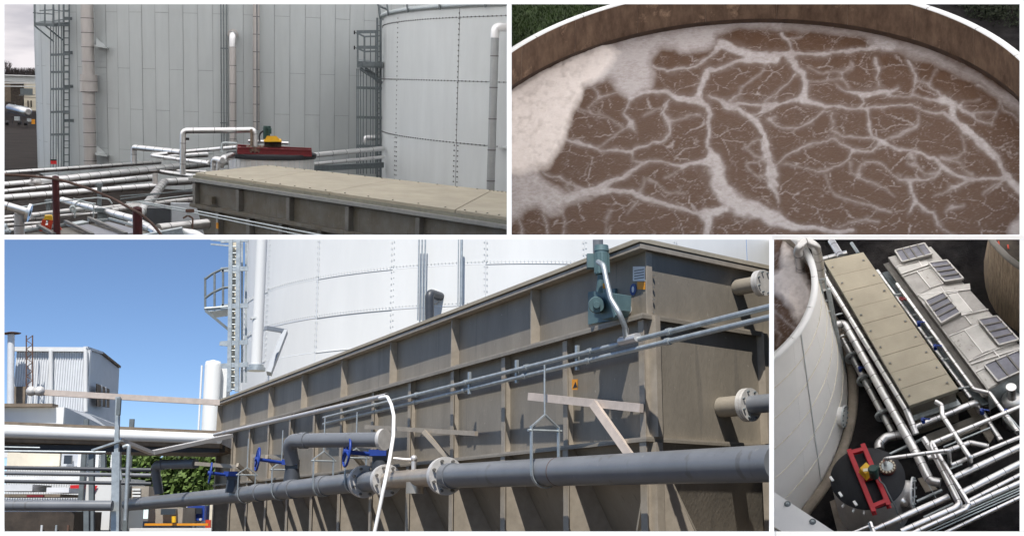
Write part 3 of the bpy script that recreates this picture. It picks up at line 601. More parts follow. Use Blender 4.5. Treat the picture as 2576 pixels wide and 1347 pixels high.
# grated hatch frames at the bottom edge
x = thing(b, 'hatch_cover', 'grey steel hatch cover with dark panes at the bottom edge', 'hatch', b.Y(d1(1200, 1270), 62))
HC = 8.0
def hc(px_, py, h=HC): return Zp(d1(px_, py), h)
part(x, 'cover_plate', MB().plate([hc(320, 1262), hc(1400, 1105), hc(1900, 1235), hc(1500, 1420), hc(250, 1420)], (0, 0, -.1)), 'trough_grey')
for p0, p1 in (((320, 1262), (830, 1170)), ((1130, 1130), (1400, 1105)), ((1400, 1105), (1890, 1230))): part(x, 'frame_bar', MB().bar(hc(*p0) + UP * .15, hc(*p1) + UP * .1, .1, .12), 'galv')
for p0, p1 in (((490, 1215), (700, 1310)), ((840, 1160), (1190, 1310)), ((1140, 1115), (1620, 1300))): part(x, 'cross_bar', MB().bar(hc(*p0) + UP * .22, hc(*p1) + UP * .13, .17, .15), 'steel_dark')
part(x, 'pane', MB().plate([hc(1230, 1140), hc(1400, 1118), hc(1820, 1235), hc(1640, 1275)], (0, 0, .04)), 'hatch_glass'); part(x, 'pane', MB().plate([hc(960, 1180), hc(1130, 1150), hc(1600, 1290), hc(1250, 1320)], (0, 0, .04)), 'hatch_glass')
part(x, 'pale_cover', MB().plate([hc(850, 1155), hc(1060, 1120), hc(1140, 1140), hc(930, 1180)], (0, 0, .12)), 'galv')
x = solo(b, 'steel_tray', 'pale steel edge plate at the bottom between post and trough', 'plate', MB().plate([b.Y(d2(*p), 60) for p in ((100, 1310), (610, 1215), (640, 1300), (640, 1400), (100, 1400))], (0, .6, 0)), 'galv')
pipe(b, 'white silver pipe under the steel edge plate', [b.Y(d2(560, 1275), 61), b.Y(d2(760, 1300), 60), b.Y(d2(900, 1400), 60)], .3, 'clad', None)
# ---- the yard at far left: roof beam, stores, tank trailer, bare trees, pole
def y8(x_, y_, d): return b.Y(d8(x_, y_), d)
x = thing(b, 'shed_roof', 'long white shed roof edge beyond the yard at far left', 'shed', y8(150, 800, 330))
part(x, 'fascia', MB().box((y8(150, 750, 330).x, 331, y8(150, 755, 330).z), (60, 2, 1.8)), 'tank_grey'); part(x, 'roof_line', MB().box((y8(150, 724, 330).x, 329.5, y8(150, 725, 330).z), (60, 1, .25)), 'tank_white')
part(x, 'inner_wall', MB().box((y8(240, 880, 333).x, 345, y8(240, 900, 333).z), (6, 1, 5)), 'cream'); part(x, 'dark_opening', MB().box((y8(90, 900, 333).x, 344, y8(90, 910, 333).z), (3.2, 1, 6)), 'machine_brown'); part(x, 'back_wall', MB().box((y8(150, 900, 333).x, 350, y8(150, 900, 333).z), (26, 1, 6)), 'brown_panel')
for yy in (800, 830): pipe(b, {800: 'upper white pipe under the shed roof', 830: 'lower white pipe under the shed roof'}[yy], [y8(-60, yy, 322), y8(420, yy + 2, 322)], .12, 'tank_white', None, name='yard_pipe')
solo(b, 'green_container', 'dark green box stacked in the shed at far left', 'container', MB().box(y8(255, 880, 325), (2.8, 1, 1.5)).bar(y8(185, 915, 325), y8(335, 915, 325), 1, .2).bar(y8(215, 850, 322.9), y8(215, 905, 322.9), .1, .1, V((0, 1, 0))), 'galv_dark')
x = thing(b, 'cream_shed', 'small cream shed behind the tank trailer', 'shed', y8(290, 1060, 318)); part(x, 'wall', MB().box(y8(295, 995, 320), (2.9, 1.5, 3.4)), 'cream'); part(x, 'roof', MB().box(y8(295, 935, 320), (3.1, 1.7, .14)), 'brown_panel')
for xx in (270, 300): part(x, 'door', MB().box(y8(xx, 1000, 319.1), (.28, .2, 1.7)), 'machine_brown')
solo(b, 'dark_equipment', 'dark equipment between the shed and the tank trailer', 'machine', MB().box(y8(190, 960, 316), (1.8, 1, 2)).box(y8(100, 1000, 318), (2.2, 1, 1.1)), 'machine_brown')
x = thing(b, 'tank_trailer', 'shiny steel tank trailer parked in the yard', 'trailer', y8(190, 1190, 290))
p0, p1 = y8(85, 1032, 305), y8(270, 1075, 285); dd_ = (p1 - p0).normalized(); r0 = b.rad(p0, 15)
part(x, 'barrel', MB().tube([p0 - dd_ * .3, p0, p1, p1 + dd_ * .3], [r0 * .7, r0, r0 * 1.25, r0 * .9], 24), 'clad'); part(x, 'walkway', MB().bar(p0 + UP * r0 * 1.1, p1 + UP * r0 * 1.35, .3, .06), 'galv')
for f_ in (.05, .4, .7, .96): part(x, 'tank_ring', MB().disc(p0.lerp(p1, f_), dd_, r0 * .9, r0 * (1.04 + .25 * f_), .08), 'clad_dull')
for f_ in (.35, .62): part(x, 'dome_hatch', MB().cyl(p0.lerp(p1, f_) + UP * r0, p0.lerp(p1, f_) + UP * r0 * 1.4, .2, n=14), 'galv')
part(x, 'chassis', MB().bar(p0 - UP * r0 * 1.2, p1 - UP * r0 * 1.3, .8, .22), 'blackm'); part(x, 'fender', MB().box(y8(165, 1140, 288), (1.1, .8, .9)), 'galv'); part(x, 'fender', MB().box(y8(280, 1155, 286), (.8, .8, .7)), 'galv')
for xx, yy, dd in ((70, 1180, 296), (190, 1180, 287), (250, 1185, 285)): q = y8(xx, yy, dd); part(x, 'wheel', MB().cyl(q - V((.35, 0, 0)), q + V((.35, 0, 0)), .5, n=18), 'blackm')
part(x, 'landing_leg', MB().bar(y8(120, 1120, 296), y8(120, 1190, 296), .18, .18, V((0, 1, 0))), 'blackm')
solo(b, 'yellow_barrier', 'yellow barrier frame at the silo foot beside the trailer', 'barrier', MB().box(y8(320, 1170, 283), (.7, .4, 1)), 'orange')
rnd = random.Random(11)
def tree(px_, top, d, label):
    p0 = y8(px_, 735, d); H = (y8(px_, top, d).z - p0.z); x = thing(b, 'bare_tree', label, 'tree', p0, 'bare trees beyond the shed'); tr = MB(); cr = MB()
    tr.tube([p0 - UP * 3, p0 + UP * H * .35, p0 + V((rnd.uniform(-.3, .3), 0, H * .7))], [.16, .12, .05], 6)
    for k in range(34):
        z = H * rnd.uniform(.15, .75); a = rnd.uniform(0, 2 * pi); L = H * rnd.uniform(.2, .42); q = p0 + UP * z; e = q + V((cos(a) * L * .55, sin(a) * L * .55, L * .75)); cr.tube([q, e], [.06, .025], 4, False)
        for j in range(4):
            f_ = rnd.uniform(.3, .95); s = q.lerp(e, f_); a2 = rnd.uniform(0, 2 * pi); cr.tube([s, s + V((cos(a2) * L * .25, sin(a2) * L * .25, L * rnd.uniform(.1, .35)))], [.03, .015], 3, False)
    part(x, 'trunk', tr, 'twig'); part(x, 'crown', cr, 'twig')
for i, (px_, tp) in enumerate(((30, 600), (62, 580), (92, 592), (118, 655), (145, 650), (172, 668), (205, 660), (240, 668), (262, 672), (318, 660))): tree(px_, tp, 420 + rnd.uniform(-20, 20), ['leafless tree at the left picture edge beyond the shed roof', 'tallest leafless tree beyond the shed roof', 'tall leafless tree right of the tallest one', 'first low bare tree right of the tall ones', 'second low bare tree right of the tall ones', 'low bare tree in the middle of the tree row', 'low bare tree some way left of the utility pole', 'low bare tree next to the utility pole', 'low bare tree touching the utility pole', 'bare tree between utility pole and silo'][i])
x = thing(b, 'scrub_line', 'dark brown scrub below the bare trees', 'scrub', y8(180, 740, 440), kind='stuff'); mb = MB()
for k in range(1500):
    px_ = rnd.uniform(-60, 360); q = y8(px_, 740, 430 + rnd.uniform(-10, 10)); mb.tube([q - UP * .6, q + V((rnd.uniform(-.6, .6), 0, rnd.uniform(.8, 3.2)))], [.05, .02], 3, False)
part(x, 'twigs', mb, 'twig', kind='stuff')
x = thing(b, 'utility_pole', 'dark utility pole with cross arms above the bare trees', 'pole', y8(286, 740, 400)); part(x, 'pole', MB().cyl(y8(286, 760, 400), y8(286, 655, 400), .12, n=8), 'twig')
for yy, hw in ((668, 16), (680, 10)): part(x, 'cross_arm', MB().bar(y8(286 - hw, yy, 399.6), y8(286 + hw, yy, 399.6), .12, .14), 'twig')
# ================================================================== upper right view: foaming sludge tank
import numpy as np
b = B2
UP = V((0, 0, 1)); HW, HR_ = 40.0, 37.0
WC, WR = V((-1.81, 65.25, -HW)), 18.32                    # water line
RC, RRr = V((-1.78, 65.61, -HR_)), 17.83                  # inner edge of the rim
# ---- foam map traced on the surface, in picture space
def pl(f, s): return [(*f(*q[:2]), q[2] * .448) for q in s]
veins = [pl(c3, s) for s in (
 [(700,540,60),(800,520,50),(880,520,45),(960,560,55),(1060,570,50),(1120,600,45),(1140,650,40),(1120,690,40),(1140,740,40),(1120,830,40),(1150,890,60),(1170,960,90),(1190,1050,80),(1230,1110,90),(1300,1160,90),(1400,1180,90),(1501,1230,80)],
 [(1060,570,40),(1080,480,50),(1110,400,40),(1200,370,35),(1350,340,45),(1501,320,55)], [(830,370,35),(900,400,30),(1000,385,25),(1080,355,30),(1150,310,30),(1200,250,70),(1290,280,60),(1360,315,50),(1501,325,50)],
 [(900,570,25),(880,640,28),(920,690,30),(910,750,30),(850,800,30),(750,820,30),(690,850,30),(600,845,30),(520,850,25),(470,820,35),(400,800,40),(330,790,30)],
 [(330,1120,60),(430,1080,60),(540,1040,50),(640,1000,40),(720,940,35),(800,915,30),(900,915,25),(1000,925,35),(1080,915,50),(1160,910,80)],
 [(330,1120,60),(450,1080,50),(560,1075,50),(700,1080,40),(760,1110,40),(880,1140,40),(1000,1170,35),(1080,1200,35),(1120,1210,60),(1220,1180,50)],
 [(1120,1210,60),(1120,1270,50),(1110,1330,45)], [(690,560,25),(660,640,25),(690,690,40),(730,740,12)], [(690,700,25),(640,730,15),(560,790,10),(520,830,10)],
 [(1230,590,50),(1310,630,45),(1400,680,50),(1440,760,45),(1440,840,50),(1480,900,40),(1470,980,60),(1501,1040,50)], [(1120,550,20),(1200,560,40),(1240,590,50),(1340,585,30),(1501,580,25)], [(1380,640,20),(1440,620,40),(1501,590,40)],
 [(1250,560,24),(1310,540,20),(1320,490,15),(1400,430,14),(1440,370,14)], [(690,860,15),(690,900,15),(760,920,20)], [(200,970,25),(290,1000,25),(330,1040,20),(400,1060,30)], [(315,1055,12),(350,1020,12),(385,1055,12),(350,1090,12),(315,1055,12)],
 [(560,1180,10),(560,1310,15)], [(310,1200,18),(320,1320,18)], [(210,1200,24),(220,1310,30)], [(720,1130,20),(660,1190,8)], [(60,1230,30),(70,1320,30)], [(1430,800,14),(1400,790,14),(1340,830,12),(1380,880,12),(1440,890,16)], [(1480,900,14),(1350,920,12),(1360,960,12),(1420,1000,20)],
 [(480,490,14),(520,550,20),(600,540,16),(640,520,20)], [(520,550,14),(460,600,12),(470,630,10),(400,610,14)], [(640,710,12),(540,640,8),(470,630,8)], [(760,650,8),(860,610,10)], [(920,680,14),(1000,660,14),(1080,650,14)], [(880,1000,8),(960,960,10),(1000,935,12)], [(780,1010,14),(900,1080,12),(990,1080,8)], [(730,1090,14),(760,1010,10)])]
veins += [pl(c4, s) for s in (
 [(0,330,50),(100,310,45),(250,310,35),(400,305,35),(550,290,40),(640,270,60),(720,260,80)], [(130,310,40),(180,380,45),(230,430,45),(240,490,45),(215,550,50),(120,580,30),(0,600,35)],
 [(215,550,50),(270,580,40),(340,605,30),(450,605,28),(560,610,30),(650,605,30),(740,590,25),(830,600,22),(900,620,25),(1000,640,30),(1070,680,45),(1130,730,55),(1200,800,55),(1300,880,50),(1350,960,45),(1400,1040,60),(1450,1090,60)],
 [(400,490,12),(470,520,25),(540,530,50),(620,525,45),(690,520,40),(740,490,20)], [(540,540,20),(560,570,25),(520,600,30)], [(690,540,16),(740,540,14),(880,550,20),(960,560,35),(1000,560,70),(1060,590,60),(1060,650,50),(1070,680,40)],
 [(920,470,18),(960,510,30),(1000,550,50)], [(800,340,30),(830,420,35),(825,470,25),(820,540,15)], [(830,465,14),(920,462,16),(940,420,14),(970,390,10)], [(630,330,30),(645,380,40),(640,440,16),(650,490,14)],
 [(1060,590,40),(1110,600,40),(1160,640,35),(1190,670,30),(1280,700,18),(1290,640,14)], [(1180,640,20),(1290,630,14),(1310,560,14),(1260,520,12),(1180,480,25)], [(1310,560,16),(1330,610,20),(1400,650,20),(1454,690,24)],
 [(580,620,40),(590,700,35),(600,770,30),(650,800,45),(750,840,30),(870,860,30),(950,880,35),(1010,930,40),(1060,970,45),(1160,1000,35),(1280,1000,35),(1360,1000,45)], [(380,640,20),(375,740,15),(420,770,20),(520,770,18),(600,770,25)],
 [(640,810,30),(600,850,25),(490,850,28),(430,810,28),(380,785,22),(280,810,20),(200,840,25),(130,880,20),(60,940,15)], [(490,850,24),(480,900,22),(380,940,18),(300,960,16),(180,930,12),(110,930,14)], [(20,670,20),(80,710,18),(200,720,18),(280,680,25),(330,630,25)],
 [(1010,930,30),(960,990,25),(880,1010,25),(810,1020,40),(820,1080,35),(840,1130,35),(800,1200,20)], [(840,1140,20),(900,1200,30),(940,1200,40),(1000,1280,20),(1060,1320,15)], [(540,990,14),(540,940,16),(560,910,18),(630,915,20),(690,950,15),(750,990,18),(800,1020,25)],
 [(0,800,60),(30,900,50),(40,960,50),(20,1040,60),(50,1090,40),(70,1130,20)], [(-40,1190,80),(60,1230,90),(120,1270,60),(250,1280,40),(400,1300,45),(480,1300,40)], [(490,920,12),(500,970,14),(560,1010,16),(650,1050,16),(730,1090,12)], [(330,980,12),(400,1080,12),(480,1130,16),(620,1160,25),(710,1190,20)],
 [(400,1270,14),(500,1240,14),(570,1220,20),(640,1250,14)], [(1100,760,10),(1120,840,16),(1080,880,14),(1000,880,14)], [(850,650,14),(855,700,25),(820,730,14),(720,780,10)], [(650,800,14),(720,770,10),(840,720,12)], [(490,350,10),(500,380,14),(440,410,14),(440,450,14),(480,490,14)], [(250,380,10),(340,410,10),(440,415,10)], [(250,460,14),(340,460,10),(430,450,12)], [(180,420,30),(130,470,20),(60,530,14),(0,560,12)],
 [(100,190,40),(130,240,30),(140,300,30)], [(130,230,14),(200,200,12)], [(60,660,12),(20,680,14)], [(1200,560,10),(1120,580,12)], [(1060,1050,24),(1160,1000,24)], [(970,1100,14),(1060,1050,14)], [(1040,1160,20),(1110,1150,14)], [(1010,1180,14),(1050,1150,18)], [(790,910,14),(840,940,14),(900,970,14),(990,970,20)], [(850,860,12),(830,930,12)], [(1000,880,16),(1100,910,14),(1160,970,14)], [(1240,1090,14),(1300,1040,16),(1360,1010,18)])]
banks = [[c3(*q) for q in [(-40,530),(22,500),(200,400),(400,300),(540,250),(600,262),(640,300),(600,360),(530,430),(430,490),(405,560),(365,650),(330,760),(300,860),(230,935),(150,970),(-40,985)]]]
rafts = [([c3(*q) for q in s_], a_) for s_, a_ in (
 ([(420,310),(520,262),(620,235),(800,190),(1000,150),(1200,128),(1550,118),(1550,165),(1420,155),(1250,165),(1165,190),(1170,262),(1090,285),(980,295),(940,270),(860,265),(825,300),(820,350),(830,420),(800,500),(700,560),(640,530),(600,480),(560,450),(440,485)], 1.05),
 ([(-40,975),(150,950),(200,1000),(260,1050),(330,1095),(420,1085),(470,1110),(330,1160),(310,1195),(240,1200),(180,1160),(100,1180),(60,1230),(-40,1270)], .95))]
rafts += [([c4(*q) for q in s_], a_) for s_, a_ in (([(-20,118),(100,130),(300,145),(560,185),(640,190),(740,235),(900,285),(1000,315),(1150,400),(1300,485),(1500,615),(1500,690),(1280,540),(1130,430),(1000,375),(870,345),(740,290),(600,285),(590,240),(570,205),(440,190),(300,172),(100,158),(-20,160)], .85), ([(1500,1150),(1428,1215),(1395,1270),(1378,1330),(1378,1400),(1500,1400)], 1.4))]
rs = np.random.RandomState(5); LAT = rs.rand(64, 64, 8)
def vnoise(x, y, s, k):
    x, y = x / s, y / s; i, j = np.floor(x).astype(int), np.floor(y).astype(int); fx, fy = x - i, y - j; fx, fy = fx * fx * (3 - 2 * fx), fy * fy * (3 - 2 * fy); g = lambda a, c: LAT[a % 64, c % 64, k]
    return (g(i, j) * (1 - fx) + g(i + 1, j) * fx) * (1 - fy) + (g(i, j + 1) * (1 - fx) + g(i + 1, j + 1) * fx) * fy
def fbm(x, y, s, k, o=4): return sum(vnoise(x, y, s / 2 ** i, (k + i) % 8) * .5 ** i for i in range(o)) / sum(.5 ** i for i in range(o))
def inside(poly, X, Y):
    r = np.zeros(X.shape, bool); n = len(poly)
    for i in range(n):
        (x0, y0), (x1, y1) = poly[i], poly[(i + 1) % n]; c = ((y0 > Y) != (y1 > Y)) & (X < (x1 - x0) * (Y - y0) / (y1 - y0 + 1e-9) + x0); r ^= c
    return r
def segd(X, Y, x0, y0, x1, y1):
    dx, dy = x1 - x0, y1 - y0; t = np.clip(((X - x0) * dx + (Y - y0) * dy) / (dx * dx + dy * dy + 1e-9), 0, 1); return np.hypot(X - x0 - t * dx, Y - y0 - t * dy), t
def foam_field(X, Y, veins_, banks_, sc=1.0, rafts_=()):
    wx = X + (fbm(X, Y, 44 * sc, 0) - .5) * 24 * sc + (fbm(X, Y, 9 * sc, 4, 3) - .5) * 5 * sc; wy = Y + (fbm(X + 900, Y, 40 * sc, 2) - .5) * 18 * sc + (fbm(X, Y + 500, 8 * sc, 5, 3) - .5) * 4 * sc
    wn = .55 + .75 * fbm(X, Y, 40 * sc, 3); sd = np.full(X.shape, 99.); wl = np.ones(X.shape)
    for s in veins_:                                       # exact union inside a vein, rounded union where veins meet
        dv = np.full(X.shape, 99.); wv = np.ones(X.shape)
        for (x0, y0, w0), (x1, y1, w1) in zip(s, s[1:]):
            d, t = segd(wx, wy, x0, y0, x1, y1); w_ = w0 + (w1 - w0) * t; w_ = w_ * np.clip(.30 + w_ / 44, .38, 1.15) * wn * .5; m_ = d - w_ < dv; dv = np.where(m_, d - w_, dv); wv = np.where(m_, w_, wv)
        wl = np.where(dv < sd, wv, wl); h_ = np.clip(.5 + .5 * (dv - sd) / (11 * sc), 0, 1); sd = dv * (1 - h_) + sd * h_ - 11 * sc * h_ * (1 - h_) * np.where((dv < 20) & (sd < 20), 1, 0)
    tone = np.clip(.5 + wl / 22, 0, 1) * (.7 + .5 * fbm(X + 50, Y + 20, 13 * sc, 1, 4))
    f = np.clip(-sd / (wl * .55 + 1.3) + .35, 0, 1) * tone; f = np.maximum(f, np.clip(1 - (sd + wl * .5) / (9 * sc + wl), 0, 1) ** 1.6 * .30 * (.4 + 1.2 * fbm(X, Y + 70, 11 * sc, 2, 3)))
    def area(p):
        ins = inside(p, wx, wy); dm = np.full(X.shape, 1e9)
        for i in range(len(p)): dm = np.minimum(dm, segd(wx, wy, *p[i], *p[(i + 1) % len(p)])[0])
        return np.where(ins, np.clip(dm / (34 * sc) + .5, 0, 1), np.clip(.5 - dm / (20 * sc), 0, 1))
    bk = np.zeros(X.shape)
    for p, am in rafts_: f = np.maximum(f, area(p) * am * (.72 + .5 * fbm(X + 5, Y, 20 * sc, 3, 4)))
    for p in banks_: bk = np.maximum(bk, np.clip(area(p) * 1.25 - .15, 0, 1))
    bk = np.clip(bk * (.62 + .75 * fbm(X + 11, Y, 12 * sc, 6, 4)), 0, 1)
    # fine torn filaments of foam between the veins
    r1 = np.abs(fbm(wx, wy, 60 * sc, 1, 5) - .5); r2 = np.abs(fbm(wx + 333, wy * 1.4, 38 * sc, 6, 4) - .5); gate = np.clip((fbm(X, Y, 90 * sc, 7, 3) - .42) * 6, 0, 1)
    fil = np.clip(1 - r1 / .010, 0, 1) * .4 * gate + np.clip(1 - r2 / .008, 0, 1) * .35 * gate
    for cs, k_, am, wd in ((92, 0, .62, .042), (47, 3, .42, .046), (22, 5, .14, .08)):     # rounded foam cells: ridges midway between scattered points
        cs *= sc; ux, uy = (wx + .5 * (wx - X)) / cs, (wy + .5 * (wy - Y)) / (cs * .62); i, j = np.floor(ux).astype(int), np.floor(uy).astype(int); f1 = np.full(X.shape, 9.); f2 = f1.copy()
        for a in (-1, 0, 1):
            for c in (-1, 0, 1):
                d = np.hypot(i + a + LAT[(i + a) % 64, (j + c) % 64, k_] - ux, j + c + LAT[(i + a) % 64, (j + c) % 64, k_ + 1] - uy); f2 = np.minimum(f2, np.maximum(f1, d)); f1 = np.minimum(f1, d)
        g2 = np.clip((fbm(X + 77 * k_, Y, 26 * sc, (k_ + 2) % 8, 3) - (.36 if cs > 60 * sc else .44)) * 6, 0, 1); fil = np.maximum(fil, np.clip(1 - (f2 - f1) / wd, 0, 1) * am * g2)
    return np.maximum(f, fil * (1 - bk)), bk
def sludge_mat():
    m = bpy.data.materials.new('sludge'); m.use_nodes = True; nt = m.node_tree; B = nt.nodes['Principled BSDF']; L = nt.links.new
    at = nt.nodes.new('ShaderNodeAttribute'); at.attribute_name = 'foam'; ab = nt.nodes.new('ShaderNodeAttribute'); ab.attribute_name = 'bank'
    tc = nt.nodes.new('ShaderNodeTexCoord'); nz = nt.nodes.new('ShaderNodeTexNoise'); nz.inputs['Scale'].default_value = 3.2; nz.inputs['Detail'].default_value = 8; nz.inputs['Roughness'].default_value = .7; L(tc.outputs['Object'], nz.inputs[0])
    def mix(a, c, f):
        x = nt.nodes.new('ShaderNodeMix'); x.data_type = 'RGBA'
        for i, v in ((6, a), (7, c)):
            if isinstance(v, tuple): x.inputs[i].default_value = (*v, 1)
            else: L(v, x.inputs[i])
        L(f, x.inputs[0]); return x.outputs[2]
    liq = mix((.078, .041, .024), (.106, .060, .038), nz.outputs[0]); vein = mix((.30, .262, .25), (.50, .455, .445), nz.outputs[0]); bank = mix((.58, .50, .455), (.78, .71, .67), nz.outputs[0])
    mr = nt.nodes.new('ShaderNodeMath'); mr.operation = 'MULTIPLY_ADD'; mr.inputs[1].default_value = .75; L(nz.outputs[0], mr.inputs[0]); sb = nt.nodes.new('ShaderNodeMath'); sb.operation = 'SUBTRACT'; sb.inputs[1].default_value = .38
    mr.inputs[2].default_value = 0; L(mr.outputs[0], sb.inputs[0]); ad = nt.nodes.new('ShaderNodeMath'); ad.operation = 'ADD'; ad.use_clamp = True; L(at.outputs['Fac'], ad.inputs[0])
    ml = nt.nodes.new('ShaderNodeMath'); ml.operation = 'MULTIPLY'; L(sb.outputs[0], ml.inputs[0]); L(at.outputs['Fac'], ml.inputs[1]); L(ml.outputs[0], ad.inputs[1])
    c = mix(liq, vein, ad.outputs[0]); c = mix(c, bank, ab.outputs['Fac']); L(c, B.inputs['Base Color']); B.inputs['Roughness'].default_value = .5; B.inputs['Specular IOR Level'].default_value = .16
    n2 = nt.nodes.new('ShaderNodeTexNoise'); n2.inputs['Scale'].default_value = 6; n2.inputs['Detail'].default_value = 6; L(tc.outputs['Object'], n2.inputs[0]); bp = nt.nodes.new('ShaderNodeBump'); bp.inputs['Strength'].default_value = .35; bp.inputs['Distance'].default_value = .12; L(n2.outputs[0], bp.inputs['Height']); L(bp.outputs[0], B.inputs['Normal'])
    M['sludge'] = m
sludge_mat()
def sludge(bay, par, x0, x1, y0, y1, step, z, keep, veins_, banks_, hv, hb, sc=1.0, rafts_=()):
    nx, ny = int((x1 - x0) / step), int((y1 - y0) / step); gx, gy = np.meshgrid(np.linspace(x0, x1, nx), np.linspace(y0, y1, ny)); P = np.stack([gx.ravel(), gy.ravel(), np.full(gx.size, z)], 1)
    A_ = np.array(RX.transposed() @ bay.R); q = P @ A_.T; px_, py_ = CX + F * q[:, 0] / q[:, 1], CY - F * q[:, 2] / q[:, 1]
    f, bk = foam_field(px_, py_, veins_, banks_, sc, rafts_); P[:, 2] += f * hv * (.6 + .8 * fbm(px_, py_, 8 * sc, 2, 2)) + bk * hb * (.3 + 1.4 * fbm(px_, py_, 34 * sc, 5, 5)); ok = keep(P)
    idx = np.arange(gx.size).reshape(ny, nx); Q = np.stack([idx[:-1, :-1], idx[:-1, 1:], idx[1:, 1:], idx[1:, :-1]], -1).reshape(-1, 4); Q = Q[ok[Q].any(1)]
    me = bpy.data.meshes.new('sludge_surface'); off = BASE[par]; me.from_pydata((P - np.array(off)).tolist(), [], Q.tolist()); me.polygons.foreach_set('use_smooth', [True] * len(Q))
    for nm, v in (('foam', f), ('bank', bk)): at = me.attributes.new(nm, 'FLOAT', 'POINT'); at.data.foreach_set('value', v.astype(np.float32))
    me.materials.append(M['sludge']); o = bpy.data.objects.new('sludge_surface', me); COL.objects.link(o); o.parent = par; BASE[o] = off; BAYOF[o] = bay; return o
t = thing(b, 'sludge_tank', 'round open tank of brown sludge with web of pale foam', 'tank', WC)
sludge(b, t, -21, 17.6, 46, 84.2, .085, -HW, lambda P: np.hypot(P[:, 0] - WC.x, P[:, 1] - WC.y) < WR + .25, veins, banks[:1], .04, .16, 1.0, rafts)
# ---- stained wall in cast sections, white rim in bolted sections
def wall_mat():
    m = mat('stained_wall', (.20, .13, .085), .85, var=.4, scale=1.1, stretch=(1.2, 1.2, .55), bump=.3, bscale=6, col2=(.075, .042, .026), amount=(.3, .72))
    nt = m.node_tree; B = nt.nodes['Principled BSDF']; L = nt.links.new; src = B.inputs['Base Color'].links[0].from_socket
    tc = nt.nodes.new('ShaderNodeTexCoord'); n = nt.nodes.new('ShaderNodeTexNoise'); n.inputs['Scale'].default_value = .55; n.inputs['Detail'].default_value = 9; n.inputs['Roughness'].default_value = .75; L(tc.outputs['Object'], n.inputs[0])
    rp = nt.nodes.new('ShaderNodeValToRGB'); rp.color_ramp.elements[0].position = .58; rp.color_ramp.elements[1].position = .72; rp.color_ramp.elements[0].color = (0, 0, 0, 1); rp.color_ramp.elements[1].color = (1, 1, 1, 1); L(n.outputs[0], rp.inputs[0])
    x = nt.nodes.new('ShaderNodeMix'); x.data_type = 'RGBA'; L(rp.outputs[0], x.inputs[0]); L(src, x.inputs[6]); x.inputs[7].default_value = (.36, .24, .16, 1); L(x.outputs[2], B.inputs['Base Color'])
wall_mat()
mat('wet_wall', (.05, .028, .018), .45, var=.3, scale=1.5)
def loft(mb, a1, a2, lv, N=8):
    vs = []
    for i in range(N + 1):
        a = a1 + (a2 - a1) * i / N; d = V((cos(a), sin(a), 0))
        for c_, r_ in lv: vs.append(c_ + d * r_)
    m_ = len(lv); return mb.add(vs, [(i * m_ + j, i * m_ + j + 1, (i + 1) * m_ + j + 1, (i + 1) * m_ + j) for i in range(N) for j in range(m_ - 1)], True)
NS = 22
for k in range(NS):
    a1, a2 = 2 * pi * k / NS + .0005, 2 * pi * (k + 1) / NS - .0005
    if sin((a1 + a2) / 2) < -.45: continue
    mid = WC.lerp(RC, .12); mr_ = WR + (RRr - WR) * .12
    part(t, 'wall_section', loft(MB(), a1, a2, [(mid, mr_), (RC, RRr + .02)]), 'stained_wall')
    part(t, 'wet_band', loft(MB(), a1 - .001, a2 + .001, [(WC - UP * .4, WR + .02), (mid, mr_ + .006)]), 'wet_wall')
for k in range(26):
    a1, a2 = 2 * pi * (k + .3) / 26 + .0012, 2 * pi * (k + 1.3) / 26 - .0012
    if sin((a1 + a2) / 2) < -.45: continue
    U = RC + UP * .06; part(t, 'rim_section', loft(MB(), a1, a2, [(RC - UP * .02, RRr - .03), (U, RRr - .03), (U, RRr + .42), (RC - UP * .3, RRr + .42)], 10), 'white')
part(t, 'outer_wall', loft(MB(), -.4, pi + .4, [(WC - UP * 3, WR + .3), (RC - UP * .05, RRr + .3)], 90), 'concrete')
# ---- ground outside: grass to the left, dark yard and shrubs to the right
GZ = -HW - 2.2
solo(b, 'lawn', None, None, MB().add([V((-60, 40, GZ)), V((4, 40, GZ)), V((4, 170, GZ)), V((-60, 170, GZ))], [(0, 1, 2, 3)]), 'grass', kind='structure')
solo(b, 'dark_yard', None, None, MB().add([V((4, 40, GZ)), V((60, 40, GZ)), V((60, 170, GZ)), V((4, 170, GZ))], [(0, 1, 2, 3)]), 'asphalt', kind='structure')
rnd = random.Random(4)
def leaves(n, gen, s0, s1, up=0):
    mb = MB()
    for k in range(n):
        p = gen(); s_ = rnd.uniform(s0, s1); d = V((rnd.gauss(0, 1), rnd.gauss(0, 1), rnd.gauss(0, 1) * (1 - up))).normalized(); a = d.orthogonal().normalized() * s_ * (.3 if up else .6); c_ = (UP + V((rnd.gauss(0, .3), rnd.gauss(0, .3), 0))) * s_ if up else d.cross(a.normalized()) * s_
        mb.add([p - a, p + a, p + c_], [(0, 1, 2)])
    return mb
def gr(): 
    q = b.Z((rnd.uniform(1270, 1620), rnd.uniform(-60, 140)), GZ); return q
o = solo(b, 'grass_blades', 'short dark grass outside the sludge tank', 'grass', leaves(9000, gr, .12, .34, .9), 'grass', kind='stuff')
